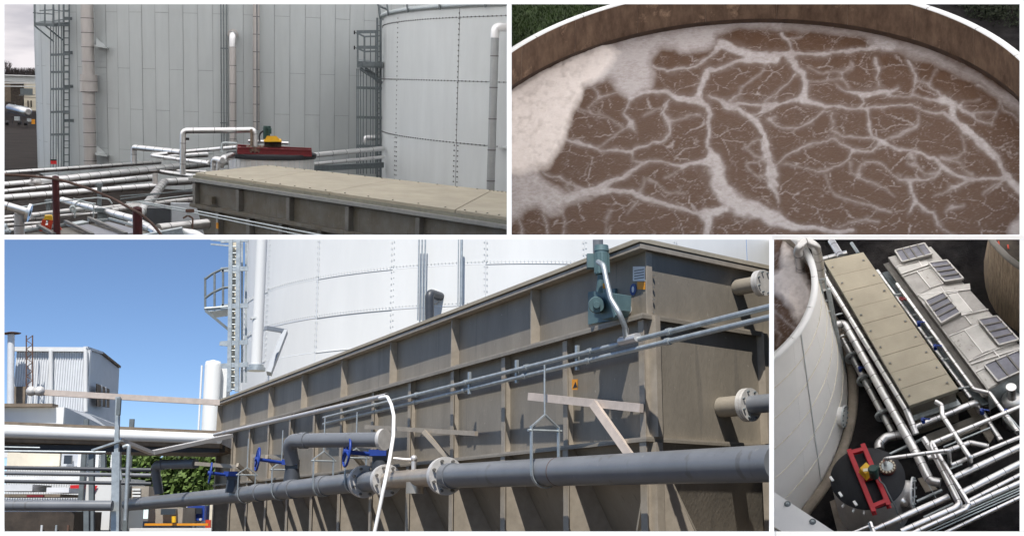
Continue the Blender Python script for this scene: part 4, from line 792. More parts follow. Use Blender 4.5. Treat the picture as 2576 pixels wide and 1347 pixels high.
for i, (px_, py, r) in enumerate(((2478, 30, 1.6), (2545, 45, 2.0), (2525, 8, 2.2), (2440, 4, 1.6))):
    q = b.Z((px_, py), GZ); lab = ['low dark shrub nearest the white rim', 'dark shrub at the right picture edge', 'dark bush in the top right corner', 'dark shrub at the top edge left of the corner bush'][i]
    def gb(): 
        while 1:
            d = V((rnd.uniform(-1, 1), rnd.uniform(-1, 1), rnd.uniform(0, 1)))
            if d.length < 1: return q + V((d.x * r, d.y * r, d.z * r * .7))
    x = thing(b, 'shrub', lab, 'shrub', q, 'shrubs by the sludge tank'); part(x, 'foliage', leaves(900, gb, .08, .2), 'shrub', kind='stuff'); part(x, 'stem', MB().cyl(q, q + UP * r * .5, .08, .03, n=6), 'twig')
# ================================================================== lower left view: the steel hopper tank in the sun
b = B3
A = b.Y((1631, 790), 12); zmid = A.z
Bf = b.Z((556, 1087), zmid); u3 = (Bf - A); L3 = u3.length; u3 = u3.normalized(); n3 = V((-u3.y, u3.x, 0))
C3 = b.Z((1934, 838), zmid); e3 = (C3 - A).normalized(); W3 = 3.2; m3 = V((e3.y, -e3.x, 0)); UP = V((0, 0, 1))
def zc(y): return b.Y((1631, y), 12).z
def K3(o, o2=None):                                       # corner point pushed out by o on both faces
    o2 = o if o2 is None else o2
    d = u3.dot(m3); k = e3.dot(n3)                         # p = a*u + c*e ; p.n = o ; p.m = o2
    return A + u3 * (o2 / d) + e3 * (o / k)
def S(s, z, o=0.):                                         # point on the long side: s along it, height z, o outwards
    p = A + u3 * s + n3 * o; return V((p.x, p.y, z))
def E(s, z, o=0.):
    p = A + e3 * s + m3 * o; return V((p.x, p.y, z))
def plan(o, z):                                            # outline of the tank at height z, pushed out by o
    o2 = o * .5 if o > 0 else o; k = K3(o, o2); f = A + u3 * (L3 + o) + n3 * o; r = A + e3 * W3 + m3 * o2; bk = f + e3 * W3
    return [V((q.x, q.y, z)) for q in (f, k, r, bk)]
def rim(mb, o_out, o_in, z0, z1):                          # a ledge round the two seen faces
    f, k, r, _ = plan(o_out, z0); fi, ki, ri, _ = plan(o_in, z0)
    for q in ((f, k, ki, fi), (k, r, ri, ki)): mb.plate(q, (0, 0, z1 - z0))
    return mb
def sp(p, o=0.): return b.P(p, A + n3 * o, n3)
def ep(p, o=0.): return b.P(p, A + m3 * o, m3)
ZL, ZT, ZM, ZB, ZF = zc(607), zc(630), zc(797), zc(1102), zc(1102) - 1.9
t = thing(b, 'hopper_tank', 'long brown stainless steel hopper tank with ribs behind the grey pipe', 'hopper tank', S(0, ZF))
part(t, 'lid', MB().plate(plan(.17, ZL - .045), (0, 0, .045)), 'lid_tan')
part(t, 'lid_frame', rim(MB(), .12, -.02, ZT, ZL - .05), 'steel_rib')
part(t, 'lid_ledge', rim(MB(), .155, .121, ZT - .012, ZT + .035), 'steel_rib')
fl = part(t, 'middle_flange', rim(MB(), .14, -.01, ZM, ZM + .02), 'steel_rib'); part(fl, 'flange_lip', rim(MB(), .142, .12, ZM - .035, ZM - .001), 'steel')
fl = part(t, 'lower_flange', rim(MB(), .115, -.01, ZB - .01, ZB + .012), 'steel_rib'); part(fl, 'flange_lip', rim(MB(), .117, .098, ZB - .035, ZB - .011), 'steel')
for i in range(8):                                         # upper wall plates and ribs
    s0, s1 = L3 * i / 8 + .008, L3 * (i + 1) / 8 - .008
    part(t, 'panel', MB().plate([S(s0, ZM), S(s1, ZM), S(s1, ZT), S(s0, ZT)], -n3 * .02), 'steel')
for i in range(1, 9):
    s0 = L3 * i / 8
    part(t, 'rib', MB().plate([S(s0 - .01, ZM + .02), S(s0 - .01, ZM + .02, .12), S(s0 - .01, ZT - .01, .11), S(s0 - .01, ZT - .01)], u3 * .02), 'steel_rib')
for i in range(12):                                        # lower wall plates, ribs and hopper slopes
    s0, s1 = L3 * i / 12 + .006, L3 * (i + 1) / 12 - .006
    part(t, 'panel', MB().plate([S(s0, ZB), S(s1, ZB), S(s1, ZM), S(s0, ZM)], -n3 * .02), 'steel')
    part(t, 'slope_panel', MB().plate([S(s0, ZF, -1.05), S(s1, ZF, -1.05), S(s1, ZB - .01, 0), S(s0, ZB - .01, 0)], -n3 * .02), 'steel')
for i in range(13):
    s0 = L3 * i / 12
    r = part(t, 'rib', MB().plate([S(s0 - .01, ZB + .012), S(s0 - .01, ZB + .012, .085), S(s0 - .01, ZM - .001, .085), S(s0 - .01, ZM - .001)], u3 * .02), 'steel_rib')
    part(r, 'rib_cap', MB().plate([S(s0 - .05, ZB + .013, .086), S(s0 + .05, ZB + .013, .086), S(s0 + .05, ZM - .04, .086), S(s0 - .05, ZM - .04, .086)], n3 * .01), 'steel_rib')
    q = part(t, 'leg', MB().plate([S(s0 - .06, ZF, .09), S(s0 + .06, ZF, .09), S(s0 + .06, ZB - .036, .09), S(s0 - .06, ZB - .036, .09)], n3 * .012), 'steel_rib')
    part(q, 'gusset', MB().plate([S(s0 - .008, ZB - .04, .089), S(s0 - .008, ZF, .089), S(s0 - .008, ZF, -1.0), S(s0 - .008, ZB - .04, -.03)], u3 * .016), 'steel_rib')
# end face
part(t, 'end_panel', MB().plate([E(.01, ZM + .02), E(W3, ZM + .02), E(W3, ZT), E(.01, ZT)], -m3 * .02), 'steel')
part(t, 'end_panel', MB().plate([E(.01, ZB), E(W3, ZB), E(W3, ZM), E(.01, ZM)], -m3 * .02), 'steel')
part(t, 'corner_post', MB().plate([E(-.02, ZB + .012, .004), E(.05, ZB + .012, .004), E(.05, ZM - .001, .004), E(-.02, ZM - .001, .004)], m3 * .11), 'steel_rib')
part(t, 'corner_post', MB().plate([E(-.03, ZM + .021, .004), E(.055, ZM + .021, .004), E(.055, ZT - .013, .004), E(-.03, ZT - .013, .004)], m3 * .012), 'steel_rib')
sR = (ep((1905, 900)) - A).dot(e3)
part(t, 'end_rib', MB().plate([E(sR, ZB + .013, .001), E(sR + .09, ZB + .013, .001), E(sR + .09, ZM - .001, .001), E(sR, ZM - .001, .001)], m3 * .10), 'steel_rib')
sv = W3 * .5
part(t, 'end_slope', MB().plate([E(.02, ZB - .012, -.002), E(W3, ZB - .012, -.002), E(W3, ZF, -.5), E(.02, ZF, -.5)], -m3 * .02), 'steel')
part(t, 'end_leg', MB().plate([E(sR, ZF, .001), E(sR + .1, ZF, .001), E(sR + .1, ZB - .04, .001), E(sR, ZB - .04, .001)], m3 * .09), 'steel_rib')
part(t, 'end_leg', MB().plate([E(-.03, ZF, .001), E(.07, ZF, .001), E(.07, ZB - .04, .001), E(-.03, ZB - .04, .001)], m3 * .09), 'steel_rib')
for y in (180, 233, 288, 345):
    part(t, 'bolt', MB().cyl(ep(c7(644, y), .016), ep(c7(644, y), .030), .011, n=8), 'steel_dark')
def stick(p0, p1, o, mt, lab, name='sign', f=sp):
    x0, y0 = p0; x1, y1 = p1
    q = [f((x0, y1), o), f((x1, y1), o), f((x1, y0), o), f((x0, y0), o)]
    nn = n3 if f is sp else m3
    return part(t, name, MB().plate(q, nn * .004), mt, lab)
s = stick(c7(552, 140), c7(606, 205), .004, 'sign_white', 'white rating plate under the lid'); 
for k in range(4): part(s, 'print_line', MB().plate([sp(p, .009) for p in (c7(557, 158 + k * 12), c7(601, 151 + k * 12), c7(601, 155 + k * 12), c7(557, 162 + k * 12))], n3 * .001), 'seam')
stick(c7(572, 209), c7(606, 243), .004, 'orange', 'orange warning sticker')
q = sp(c7(553, 243), .004); sg = part(t, 'sign', MB().cyl(q, q + n3 * .004, .062, n=24), 'sign_blue', 'round blue mandatory sign')
part(sg, 'face_print', MB().add([q + n3 * .006 + u3 * (cos(a) * .024) + UP * (sin(a) * .034) for a in [i * pi / 6 for i in range(12)]], [tuple(range(12))]), 'sign_white')
s = stick(c7(279, 645), c7(305, 692), .116, 'orange', 'orange sticker with black warning triangle on a rib')
tri = [sp(p, .122) for p in (c7(282, 684), c7(302, 680), c7(293, 655))]; part(s, 'triangle_print', MB().plate(tri, n3 * .001), 'blackm')
# nozzles on the end face
def nozzle(p, wpx, o, label, out=None, open_=False):
    q = ep(p, o); r = b.rad(q, wpx); base = q - m3 * o
    x = thing(b, 'flanged_nozzle', label, 'flange', base)
    part(x, 'neck', MB().cyl(base + m3 * .005, q - m3 * .03, r * .62, n=24), 'steel')
    part(x, 'flange', MB().cyl(q - m3 * .03, q + m3 * .012, r, n=32), 'flange')
    part(x, 'flange', MB().cyl(q + m3 * .016, q + m3 * .05, r, n=32), 'flange')
    for k in range(8):
        a = 2 * pi * (k + .5) / 8; c = q + (e3 * cos(a) + UP * sin(a)) * r * .82
        part(x, 'bolt', MB().cyl(c + m3 * .05, c + m3 * .072, r * .07, n=6), 'galv_dark')
    if out: part(x, 'outlet_pipe', MB().cyl(q + m3 * .051, q + m3 * .051 + m3 * out, r * .55, n=24), 'pvc')
    return x
nozzle(c7(1125, 215), 66, .34, 'round bolted blind flange high on the tank end face')
nozzle(c7(1065, 760), 84, .36, 'pale bolted flange low on the tank end face', out=.9)
# ---- drive on the side wall
mo = sp(c7(410, 200), .30)
mt_ = thing(b, 'drive_motor', 'blue grey gear motor bolted upright on the tank wall', 'motor', sp(c7(420, 380), .3))
def px3(x, y, o=.30): return sp(c7(x, y), o)
ra = b.rad(mo, 36)
part(mt_, 'motor_body', MB().cyl(px3(413, 175), px3(410, 70), ra, n=24), 'motor_teal')
for k in range(14):
    a = 2 * pi * k / 14; d = V((cos(a), sin(a), 0)) * ra
    part(mt_, 'cooling_fin', MB().bar(px3(413, 170) + d, px3(410, 84) + d, .012, .012), 'motor_teal')
part(mt_, 'fan_cover', MB().cyl(px3(410, 72), px3(410, 46), ra * 1.08, ra * .95, n=24), 'motor_teal')
part(mt_, 'terminal_box', MB().box(px3(372, 118), (.13, .12, .15)), 'motor_teal')
part(mt_, 'warning_label', MB().box(px3(351, 112, .31), (.02, .10, .09)), 'orange')
part(mt_, 'shaft_housing', MB().cyl(px3(413, 176), px3(405, 255), ra * .62, n=20), 'motor_teal')
part(mt_, 'gearbox', MB().plate([px3(*p) for p in ((375, 250), (480, 265), (478, 335), (462, 365), (410, 378), (378, 365))], -n3 * .17), 'motor_teal')
part(mt_, 'gear_cover', MB().cyl(px3(388, 312, .30), px3(388, 312, .42), ra * 1.2, ra * 1.05, n=28), 'motor_teal')
part(mt_, 'gear_cap', MB().cyl(px3(388, 312, .421), px3(388, 312, .45), ra * .5, ra * .45, n=20), 'motor_teal')
part(mt_, 'torque_arm', MB().bar(px3(425, 225, .33), px3(478, 365, .33), .045, .05), 'motor_teal')
part(mt_, 'shaft_flange', MB().cyl(px3(515, 330, .02), px3(515, 330, .06), b.rad(mo, 34), n=24), 'flange')
part(mt_, 'shaft', MB().cyl(px3(515, 330, .061), px3(470, 322, .22), b.rad(mo, 14), n=14), 'flange')
part(mt_, 'mount_plate', MB().plate([px3(x, y, .003) for x, y in ((360, 255), (480, 240), (480, 380), (360, 400))], n3 * .03), 'motor_teal')
part(mt_, 'yellow_tag', MB().box(px3(427, 227, .37), (.05, .02, .05)), 'orange')
hz = [px3(*p) for p in ((395, 120, .42), (420, 135, .46), (432, 200, .46), (452, 285, .46), (488, 345, .44), (515, 410, .36), (520, 462, .32))]
part(mt_, 'flexible_conduit', MB().tube(fillet(hz, .12), .028, 10), 'galv')
# ---- pair of conduits along the wall
zz1 = sp((1631, 845.5), .30).z; zz2 = sp((1631, 869), .30).z
for lab, pa, pb, zz in (('upper of two thin galvanised conduits running along the tank', c7(1175, 317), c6(330, 818), zz1), ('lower of two thin galvanised conduits running along the tank', c7(1175, 364), c6(330, 846), zz2)):
    p0, p1 = b.Z(pa, zz), b.Z(pb, zz)
    x = pipe(b, lab, [p0, p1], .026, 'galv', name='conduit', cat='conduit', n=10)
    for f_ in (.12, .24, .36, .5, .64, .78): part(x, 'coupling', MB().cyl(p0.lerp(p1, f_), p0.lerp(p1, f_ + .006), .036, n=10), 'galv')
for xq, ya, yb in ((1452, 868, 930), (1300, 905, 962), (1181, 935, 990)):
    q0 = sp((xq, ya), .235); q1 = sp((xq, yb), .235)
    solo(b, 'conduit_bracket', 'galvanised strut bracket holding the thin conduits, at rib of x %d' % xq if False else {1452: 'galvanised strut bracket for the conduits under the drive motor', 1300: 'galvanised strut bracket for the conduits left of the motor', 1181: 'galvanised strut bracket for the conduits near the white hose'}[xq], 'bracket', MB().bar(q0, q1, .05, .03, n3), 'galv')
q = sp(c7(520, 470), .30); x = solo(b, 'junction_fitting', 'small silver conduit fitting below the motor cable', 'fitting', MB().cyl(q - u3 * .22, q + u3 * .1, .045, n=12).cyl(q, q + UP * .12, .03, n=10), 'stainless_light')
# ---- silver conduit pipe with the white hose hanging from its end
zs = sp(c6(612, 718), .42).z
pa = b.Z(c6(612, 718), zs); pb = b.Z(d4(590, 548), zs); dirp = (pb - pa).normalized()
rS = b.rad(pa, 13)
pc = b.Z(d4(100, 690), zs)
x = pipe(b, 'silver conduit pipe with open end where the white hose hangs out', [pa, pb], rS, 'stainless_light', name='conduit_pipe', cat='pipe')
part(x, 'pipe_mouth', MB().cyl(pa - dirp * .004, pa - dirp * .012, rS * .8, n=16), 'blackm')
hp = [b.Y(c6(*p), pa.y - .1 - min(1.3, .28 * i_)) for i_, p in enumerate(((616, 722), (634, 760), (645, 810), (643, 900), (625, 1010), (600, 1130), (580, 1230), (556, 1345)))]
hp = [hp[0] + dirp * .3] + hp
solo(b, 'white_hose', 'white plastic hose hanging down in front of the tank', 'hose', MB().tube(fillet(hp, .3), .026, 10), 'white')
# ---- the big grey pipe and its flanges
PR = .15
def yp(p, wpx): return b.Y(p, 2 * PR * F / wpx)
g0, g1, g2, g3, g4 = yp((1960, 1163.5), 93.6), yp((1283, 1186), 64.6), yp(c6(880, 1078), 58), yp((607, 1243), 38.5), yp((322, 1268), 30)
dg = (g2 - g0).normalized(); g2 = g0 + dg * (g2 - g0).length
x = thing(b, 'grey_pipe', 'thick dark grey pipe crossing in front of the tank at right', 'pipe', g2)
part(x, 'pipe_body', MB().cyl(g0, g2, PR, n=32), 'pvc'); part(x, 'collar', MB().cyl(g2 - dg * .04, g2 - dg * .22, PR * 1.09, n=32), 'pvc')
part(x, 'joint_ring', MB().disc(g0.lerp(g2, .55), dg, PR * .99, PR * 1.012, .012, 32), 'rust')
def bflange(q, d, r, label, nb=8, mt='flange'):
    f = thing(b, 'pipe_flange', label, 'flange', q); d = d.normalized(); a = d.cross(UP).normalized(); c = a.cross(d)
    part(f, 'ring', MB().cyl(q - d * .03, q + d * .03, r, n=36), mt); part(f, 'ring', MB().cyl(q + d * .034, q + d * .075, r * .98, n=36), mt)
    for k in range(nb):
        an = 2 * pi * (k + .5) / nb; p = q + (a * cos(an) + c * sin(an)) * r * .82
        part(f, 'bolt', MB().cyl(p - d * .075, p + d * .12, r * .085, n=6), 'steel_dark')
    return f
h1 = yp(c6(612, 1098), 53.0); h2 = yp(c6(512, 1103), 50.2); dh = (h2 - g2).normalized()
bflange(g2 + dg * .02, dg, PR * 1.62, 'large pale bolted flange on the big grey pipe'); bflange(h1, dh, PR * 1.5, 'pale bolted flange left of the steel pipe spool'); bflange(h2, dh, PR * 1.6, 'pale bolted flange where the far pipe run begins')
mat('spool_steel', (.50, .44, .37), .35, .7, var=.12, scale=6)
x = thing(b, 'pipe_spool', 'bright steel pipe spool between two bolted flanges', 'pipe', h1)
part(x, 'pipe_body', MB().tube([g2 + dg * .1, h1 - dh * .05], [PR * .8, PR * .8], 28), 'spool_steel'); part(x, 'tee_boss', MB().cyl((g2 + h1) / 2 + V((0, 0, -.05)), (g2 + h1) / 2 + V((0, 0, -.2)), PR * .8, n=24), 'spool_steel')
part(x, 'reducer', MB().tube([h1 + dh * .06, h2 - dh * .05], [PR * .85, PR], 28), 'pvc')
x = thing(b, 'grey_pipe', 'far stretch of grey pipe with hangers along the tank', 'pipe', g3)
part(x, 'pipe_body', MB().tube([h2 + dh * .05, g3, g4], PR, 28), 'pvc')
for f_ in (.25, .5, .8): part(x, 'collar', MB().cyl(h2.lerp(g3, f_), h2.lerp(g3, f_) + dh * .35, PR * 1.1, n=28), 'pvc')
# clevis hangers
def hanger(q, d, label, rod=True, hgt=.62):
    d = V(d); d.z = 0; d.normalize(); a = V((-d.y, d.x, 0)); r = PR * 1.12
    x = thing(b, 'pipe_hanger', label, 'hanger', q)
    arc = [q + a * r * cos(t_) + UP * r * sin(t_) for t_ in [pi + pi * i / 14 for i in range(15)]]
    P = [q - a * r + UP * hgt * .8] + arc + [q + a * r + UP * hgt * .8]
    mb = MB()
    for p0, p1 in zip(P, P[1:]): mb.bar(p0, p1, .05, .012, d.cross(p1 - p0).normalized())
    part(x, 'strap', mb, 'galv')
    top = q + UP * hgt
    part(x, 'yoke', MB().bar(q - a * r + UP * hgt * .78, top, .045, .014).bar(top, q + a * r + UP * hgt * .78, .045, .014), 'galv')
    part(x, 'cross_bolt', MB().cyl(q - a * r * 1.25 + UP * hgt * .72, q + a * r * 1.25 + UP * hgt * .72, .014, n=8), 'galv')
    if rod: part(x, 'rod', MB().cyl(top, top + UP * .55, .011, n=8), 'galv')
dgn = -dg
hanger(g0.lerp(g2, .595), dg, 'galvanised clevis hanger strap round the big grey pipe')
hanger(h2 + dh * .35, dh, 'galvanised hanger strap just left of the pipe flange', hgt=.5)
hanger(h2.lerp(g3, .28), dh, 'galvanised hanger under the second blue handwheel', hgt=.55)
hanger(h2.lerp(g3, .62), dh, 'galvanised hanger in the middle of the far pipe run', hgt=.5)
hanger(h2.lerp(g3, .95), dh, 'galvanised hanger near the leftmost blue handwheel', hgt=.5)
# ---- branch lines with elbows and blue handwheels
def branch(pe, pend, proot, wpx, label, endflange=True):
    d0 = 2 * .125 * F / wpx; e_ = b.Y(pe, d0); n_ = b.Y(pend, d0 - 1.0); r_ = b.Y(proot, d0 + .15)
    x = thing(b, 'branch_pipe', label, 'pipe', r_)
    part(x, 'pipe_body', MB().tube(fillet([n_, e_, r_], .2), .108, 22), 'pvc'); d = (n_ - e_).normalized()
    part(x, 'elbow_collar', MB().cyl(e_ + d * .25, e_ + d * .38, .122, n=22), 'pvc')
    if endflange: part(x, 'end_flange', MB().cyl(n_, n_ + d * .06, .155, n=24), 'flange')
    return x
branch(c6(172, 920), c6(590, 915), c6(190, 1020), 41, 'short grey branch pipe with elbow beside the middle handwheel')
branch(d4(115, 785), d4(440, 775), d4(150, 1010), 26, 'grey branch pipe with elbow at the far left handwheel', False)
def wheel(p, hpx, d, ax, label, valve_to):
    q = b.Y(p, d); R = hpx * d / F / 2; ax = V(ax).normalized()
    x = thing(b, 'handwheel_valve', label, 'valve', q)
    a = ax.orthogonal().normalized(); c = ax.cross(a)
    part(x, 'wheel_rim', MB().tube([q + (a * cos(t_) + c * sin(t_)) * R for t_ in [2 * pi * i / 28 for i in range(28)]], R * .085, 10, closed=True), 'blue')
    for k in range(3):
        t_ = 2 * pi * k / 3 + .4; part(x, 'spoke', MB().cyl(q, q + (a * cos(t_) + c * sin(t_)) * R, R * .09, n=8), 'blue')
    part(x, 'hub', MB().cyl(q - ax * R * .2, q + ax * R * .25, R * .2, n=14), 'blue')
    v = b.Y(valve_to, d + .35)
    part(x, 'stem', MB().cyl(q, v, R * .16, n=10), 'blue'); part(x, 'valve_body', MB().box(v, (.22, .2, .16)).cyl(v - UP * .08, v - UP * .32, .12, .15, n=20), 'pvc_dark')
    part(x, 'gear_housing', MB().box(v - V((.03, .11, -.03)), (.26, .08, .09)), 'blue')
wheel(c6(434, 970), 72, 17.6, (-.93, -.34, .10), 'blue handwheel valve in front of the short grey branch pipe', c6(585, 985))
wheel(c6(34, 1003), 56, 20.6, (-.93, -.34, .10), 'blue handwheel valve in the middle of the far pipe run', c6(190, 1025))
wheel(d4(556, 850), 50, 23.0, (-.95, -.28, .10), 'blue handwheel valve farthest to the left', d4(740, 870))
q = b.Y(c6(735, 1000), 16.6); x = solo(b, 'drain_cock', 'small steel valve cock standing on the pipe spool', 'valve', MB().cyl(q, q - UP * .25, .035, n=12).cyl(q - V((.0, 0, .02)), q - V((.28, 0, 0)), .022, n=10).ball(q, .05), 'stainless_light')
# ---- cross bars and diagonal struts that carry the pipes
def strut(pa, pb, pc, pd, oa, ob, label, mt='bracket', w=.06):
    x = thing(b, 'pipe_support', label, 'bracket', sp(pa, oa))
    part(x, 'cross_bar', MB().bar(sp(pa, oa), sp(pb, ob), .05, w), mt)
    part(x, 'diagonal', MB().bar(sp(pc, (oa + ob) / 2 + .05), sp(pd, .1), .05, w), mt)
strut(c7(88, 722), c7(590, 774), c7(372, 752), c7(548, 1000), .35, .14, 'pale steel cross bar and strut below the motor', w=.085)
strut(c6(520, 858), c6(1015, 888), c6(780, 878), c6(895, 1005), .45, .14, 'brown steel cross bar and strut left of the white hose', 'steel_rib', .06)
strut(c6(230, 930), c6(585, 945), c6(430, 945), c6(510, 1035), .7, .35, 'steel cross bar and strut under the short branch pipe', 'steel_rib', .07)
strut(d4(440, 775), d4(780, 800), d4(770, 785), d4(930, 930), .9, .4, 'steel cross bar and strut behind the left handwheel', 'steel_rib', .08)
strut(d4(890, 715), d4(1130, 720), d4(1000, 720), d4(1060, 790), .6, .4, 'small steel cross bar between the two left handwheels', 'steel_rib', .07)
# ---- white bolted tank behind the hopper
Dc = 39.0; rc = b.ray((1330, 1300)); cxy = V((rc.x / rc.y * Dc, Dc, 0)); R3 = .236 * Dc
def tk(px_, z=0, o=0):                                     # point of the tank wall seen at picture column px_
    r = b.ray((px_, 1000)); d = V((r.x, r.y, 0)).normalized(); k = d.dot(cxy); c_ = cxy.length_squared - R3 ** 2
    s_ = k - sqrt(max(k * k - c_, 0)); p = d * s_; nn = (p - cxy).normalized(); p = p + nn * o; return V((p.x, p.y, z)), nn
def tz(px_, py): q, _ = tk(px_); return b.ray((px_, py)).z * (q.y / b.ray((px_, py)).y)
zA, zB, zC = tz(1218, 664), tz(1218, 767), tz(1218, 860)
TK = thing(b, 'storage_tank', 'big white bolted storage tank behind the steel hopper', 'tank', V((cxy.x, cxy.y, -3)))
levels = [-3, zC - 2.6, zC, zB, zA, zA + 2.6, zA + 5]
cols = [tk(x_)[0] for x_ in (789, 982, 1218)]
ang = [math.atan2(q.y - cxy.y, q.x - cxy.x) for q in cols]; step = (ang[2] - ang[0]) / 2
a0 = ang[1] - step * 5
def arcp(a, z, r): return V((cxy.x + cos(a) * r, cxy.y + sin(a) * r, z))
bolt = MB().cyl((0, 0, 0), (0, 0, .03), .028, n=6).mesh('bolt', mat='galv')
for li in range(len(levels) - 1):
    for k in range(10):
        a1, a2 = a0 + step * k, a0 + step * (k + 1)
        if sin((a1 + a2) / 2) > .35: continue
        mb = MB(); vs = []; N = 10
        for i in range(N + 1):
            a = a1 + (a2 - a1) * i / N - .0008 * (i == N) ; rr = R3 + .012 * (k % 2) + .006 * (li % 2)
            vs += [arcp(a, levels[li] + .012, rr), arcp(a, levels[li + 1], rr)]
        mb.add(vs, [(2 * i, 2 * i + 2, 2 * i + 3, 2 * i + 1) for i in range(N)], True)
        part(TK, 'shell_panel', mb, 'tank_white')
mb = MB()
def hexbolt(mb, p, nn, r=.016, h=.009):
    a = nn.orthogonal().normalized(); c = nn.cross(a)
    vs = [p + (a * cos(pi * i / 3) + c * sin(pi * i / 3)) * r + nn * k for k in (0, h) for i in range(6)]
    mb.add(vs, [(6, 7, 8, 9, 10, 11)] + [(i, (i + 1) % 6, 6 + (i + 1) % 6, 6 + i) for i in range(6)])
for z in (zA, zB):
    a = a0 + step * 2.2
    while a < a0 + step * 8:
        nn = V((cos(a), sin(a), 0)); hexbolt(mb, arcp(a, z + .07, R3 + .02), nn); a += step / 26
for k in range(2, 9):
    for dz in range(150):
        z = levels[0] + dz * .16
        if z < zC: continue
        for da in (-.004, .004):
            a = a0 + step * k + da; hexbolt(mb, arcp(a, z, R3 + .02), V((cos(a), sin(a), 0)), .016)
part(TK, 'bolt_rows', mb, 'tank_grey', kind='stuff')
mb = MB()
for z in (zA, zB, zC):
    mb.tube([arcp(a0 + step * (2 + i * .1), z, R3 + .012) for i in range(62)], .010, 6)
for k in range(2, 9): mb.tube([arcp(a0 + step * k, zC - 3, R3 + .012), arcp(a0 + step * k, zA + 5, R3 + .012)], .007, 6)
part(TK, 'lap_seams', mb, 'tank_white', kind='stuff')
def wall_pipe(xp, wpx, y0, y1, label, mt='white', o=.5, band=None, name='wall_pipe', cat='pipe'):
    q, nn = tk(xp, 0, o); r = b.rad(q, wpx)
    d = q.y
    return pipe(b, label, [b.Y((xp, y1), d), V((b.Y((xp, y1), d).x, d, b.Y((xp, y0), d).z))], r, mt, band, name=name, cat=cat)
q = b.Y((644, 930), 27.5); rp = b.rad(q, 29)
x = pipe(b, 'thick white vertical pipe at the left edge of the bolted tank', [q, V((q.x, q.y, q.z + 5))], rp, 'tank_white', name='vertical_pipe')
part(x, 'base_flange', MB().cyl(q - UP * .02, q + UP * .06, rp * 1.6, n=24).cyl(q + UP * .06, q + UP * .12, rp * 1.3, n=24), 'galv')
part(x, 'joint_band', MB().disc(b.Y((644, 800), 27.5), UP, rp * .98, rp * 1.04, .05), 'tank_grey')
for i, (xp, wp) in enumerate(((1051, 4), (1059, 4), (1067, 4))):
    wall_pipe(xp, wp, 560, 805, ['leftmost', 'middle', 'rightmost'][i] + ' of three thin conduits rising up the white tank', 'galv', .25, name='conduit', cat='conduit')
wall_pipe(1160, 7, 560, 766, 'grey pipe running up the white tank by the hopper lid', 'galv', .3); wall_pipe(1152, 3, 560, 768, 'thin conduit left of the grey pipe on the white tank', 'galv', .3, name='conduit', cat='conduit')
q, nn = tk(1079, 0, .2); dq = q.y - .4; r = b.rad(q, 23)
x = pipe(b, 'dark vent pipe with elbow turned into the white tank', [b.Y(c6(805, 380), dq), b.Y(c6(805, 258), dq), b.Y(c6(828, 258), dq) - nn * .8], r, 'pvc_dark', name='vent_pipe', bend=1.3)
part(x, 'wall_flange', MB().cyl(tk(1092, b.Y(c6(825, 262), dq).z, .02)[0], tk(1092, b.Y(c6(825, 262), dq).z, .08)[0], r * 1.5, n=20), 'flange')
p0, p1, p2 = b.Y(c6(70, 415), 29), b.Y(c6(158, 430), 29.5), b.Y(c6(85, 620), 29)
x = thing(b, 'pipe_bracket', 'angled steel bracket beside the thick white vertical pipe', 'bracket', p2)
part(x, 'arm', MB().bar(p0, p1, .1, .1), 'bracket_grey'); part(x, 'diagonal', MB().bar(p1, p2, .12, .2, V((0, 1, 0))), 'bracket_grey')
# grey clad column right of the tank, seen above the lid
q0, q1 = b.Y(c7(152, 200), 33), b.Y(c7(520, 200), 33)
x = thing(b, 'clad_column', 'grey vertical clad column rising behind the drive motor', 'column', V((q0.x, 33, -3)))
for i in range(7):
    xa = q0.x + (q1.x - q0.x) * i / 7; xb = q0.x + (q1.x - q0.x) * (i + .96) / 7
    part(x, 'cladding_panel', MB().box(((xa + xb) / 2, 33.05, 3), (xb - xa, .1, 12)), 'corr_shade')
pipe(b, 'dark pipe standing in front of the grey clad column', [b.Y(c7(395, 80), 22), V((b.Y(c7(395, 80), 22).x, 22, 9))], b.rad(b.Y(c7(395, 80), 22), 26), 'pvc', name='vertical_pipe')
pipe(b, 'thin pipe at the left edge of the grey clad column', [b.Y(c7(267, 190), 30), V((b.Y(c7(267, 190), 30).x, 30, 12))], .05, 'galv', name='vertical_pipe')
pipe(b, 'curved conduit climbing the grey clad column', [b.Y(c7(*p), 32) for p in ((165, 185), (200, 120), (262, 62), (300, 20))], .03, 'galv', name='conduit', cat='conduit', bend=8)
# ---- caged ladder of the tall silo
YL = 31.0
def L5(x_, y_, d=YL): return b.Y(c5(x_, y_), d)
x = thing(b, 'caged_ladder', 'galvanised caged ladder with round landing at left of the tank', 'ladder', L5(1040, 690))
for xx in (1028, 1062): part(x, 'rail', MB().bar(L5(xx, 700), L5(xx + 8, -30), .1, .1, V((0, 1, 0))), 'galv')
part(x, 'rail_guard', MB().bar(L5(1047, 690, YL + .2), L5(1052, -30, YL + .2), .14, .05, V((0, 1, 0))), 'cream')
for k in range(24): part(x, 'rung', MB().cyl(L5(1028, 690 - k * 29), L5(1064, 690 - k * 29), .022, n=8), 'galv')
for xx in (1085, 1103): part(x, 'cage_bar', MB().bar(L5(xx, 660, YL + .4), L5(xx, -30, YL + .4), .05, .02, V((0, 1, 0))), 'galv')
for y_ in (25, 155, 320, 485, 585): part(x, 'cage_hoop', MB().bar(L5(990, y_), L5(1112, y_ - 6), .05, .12), 'galv')
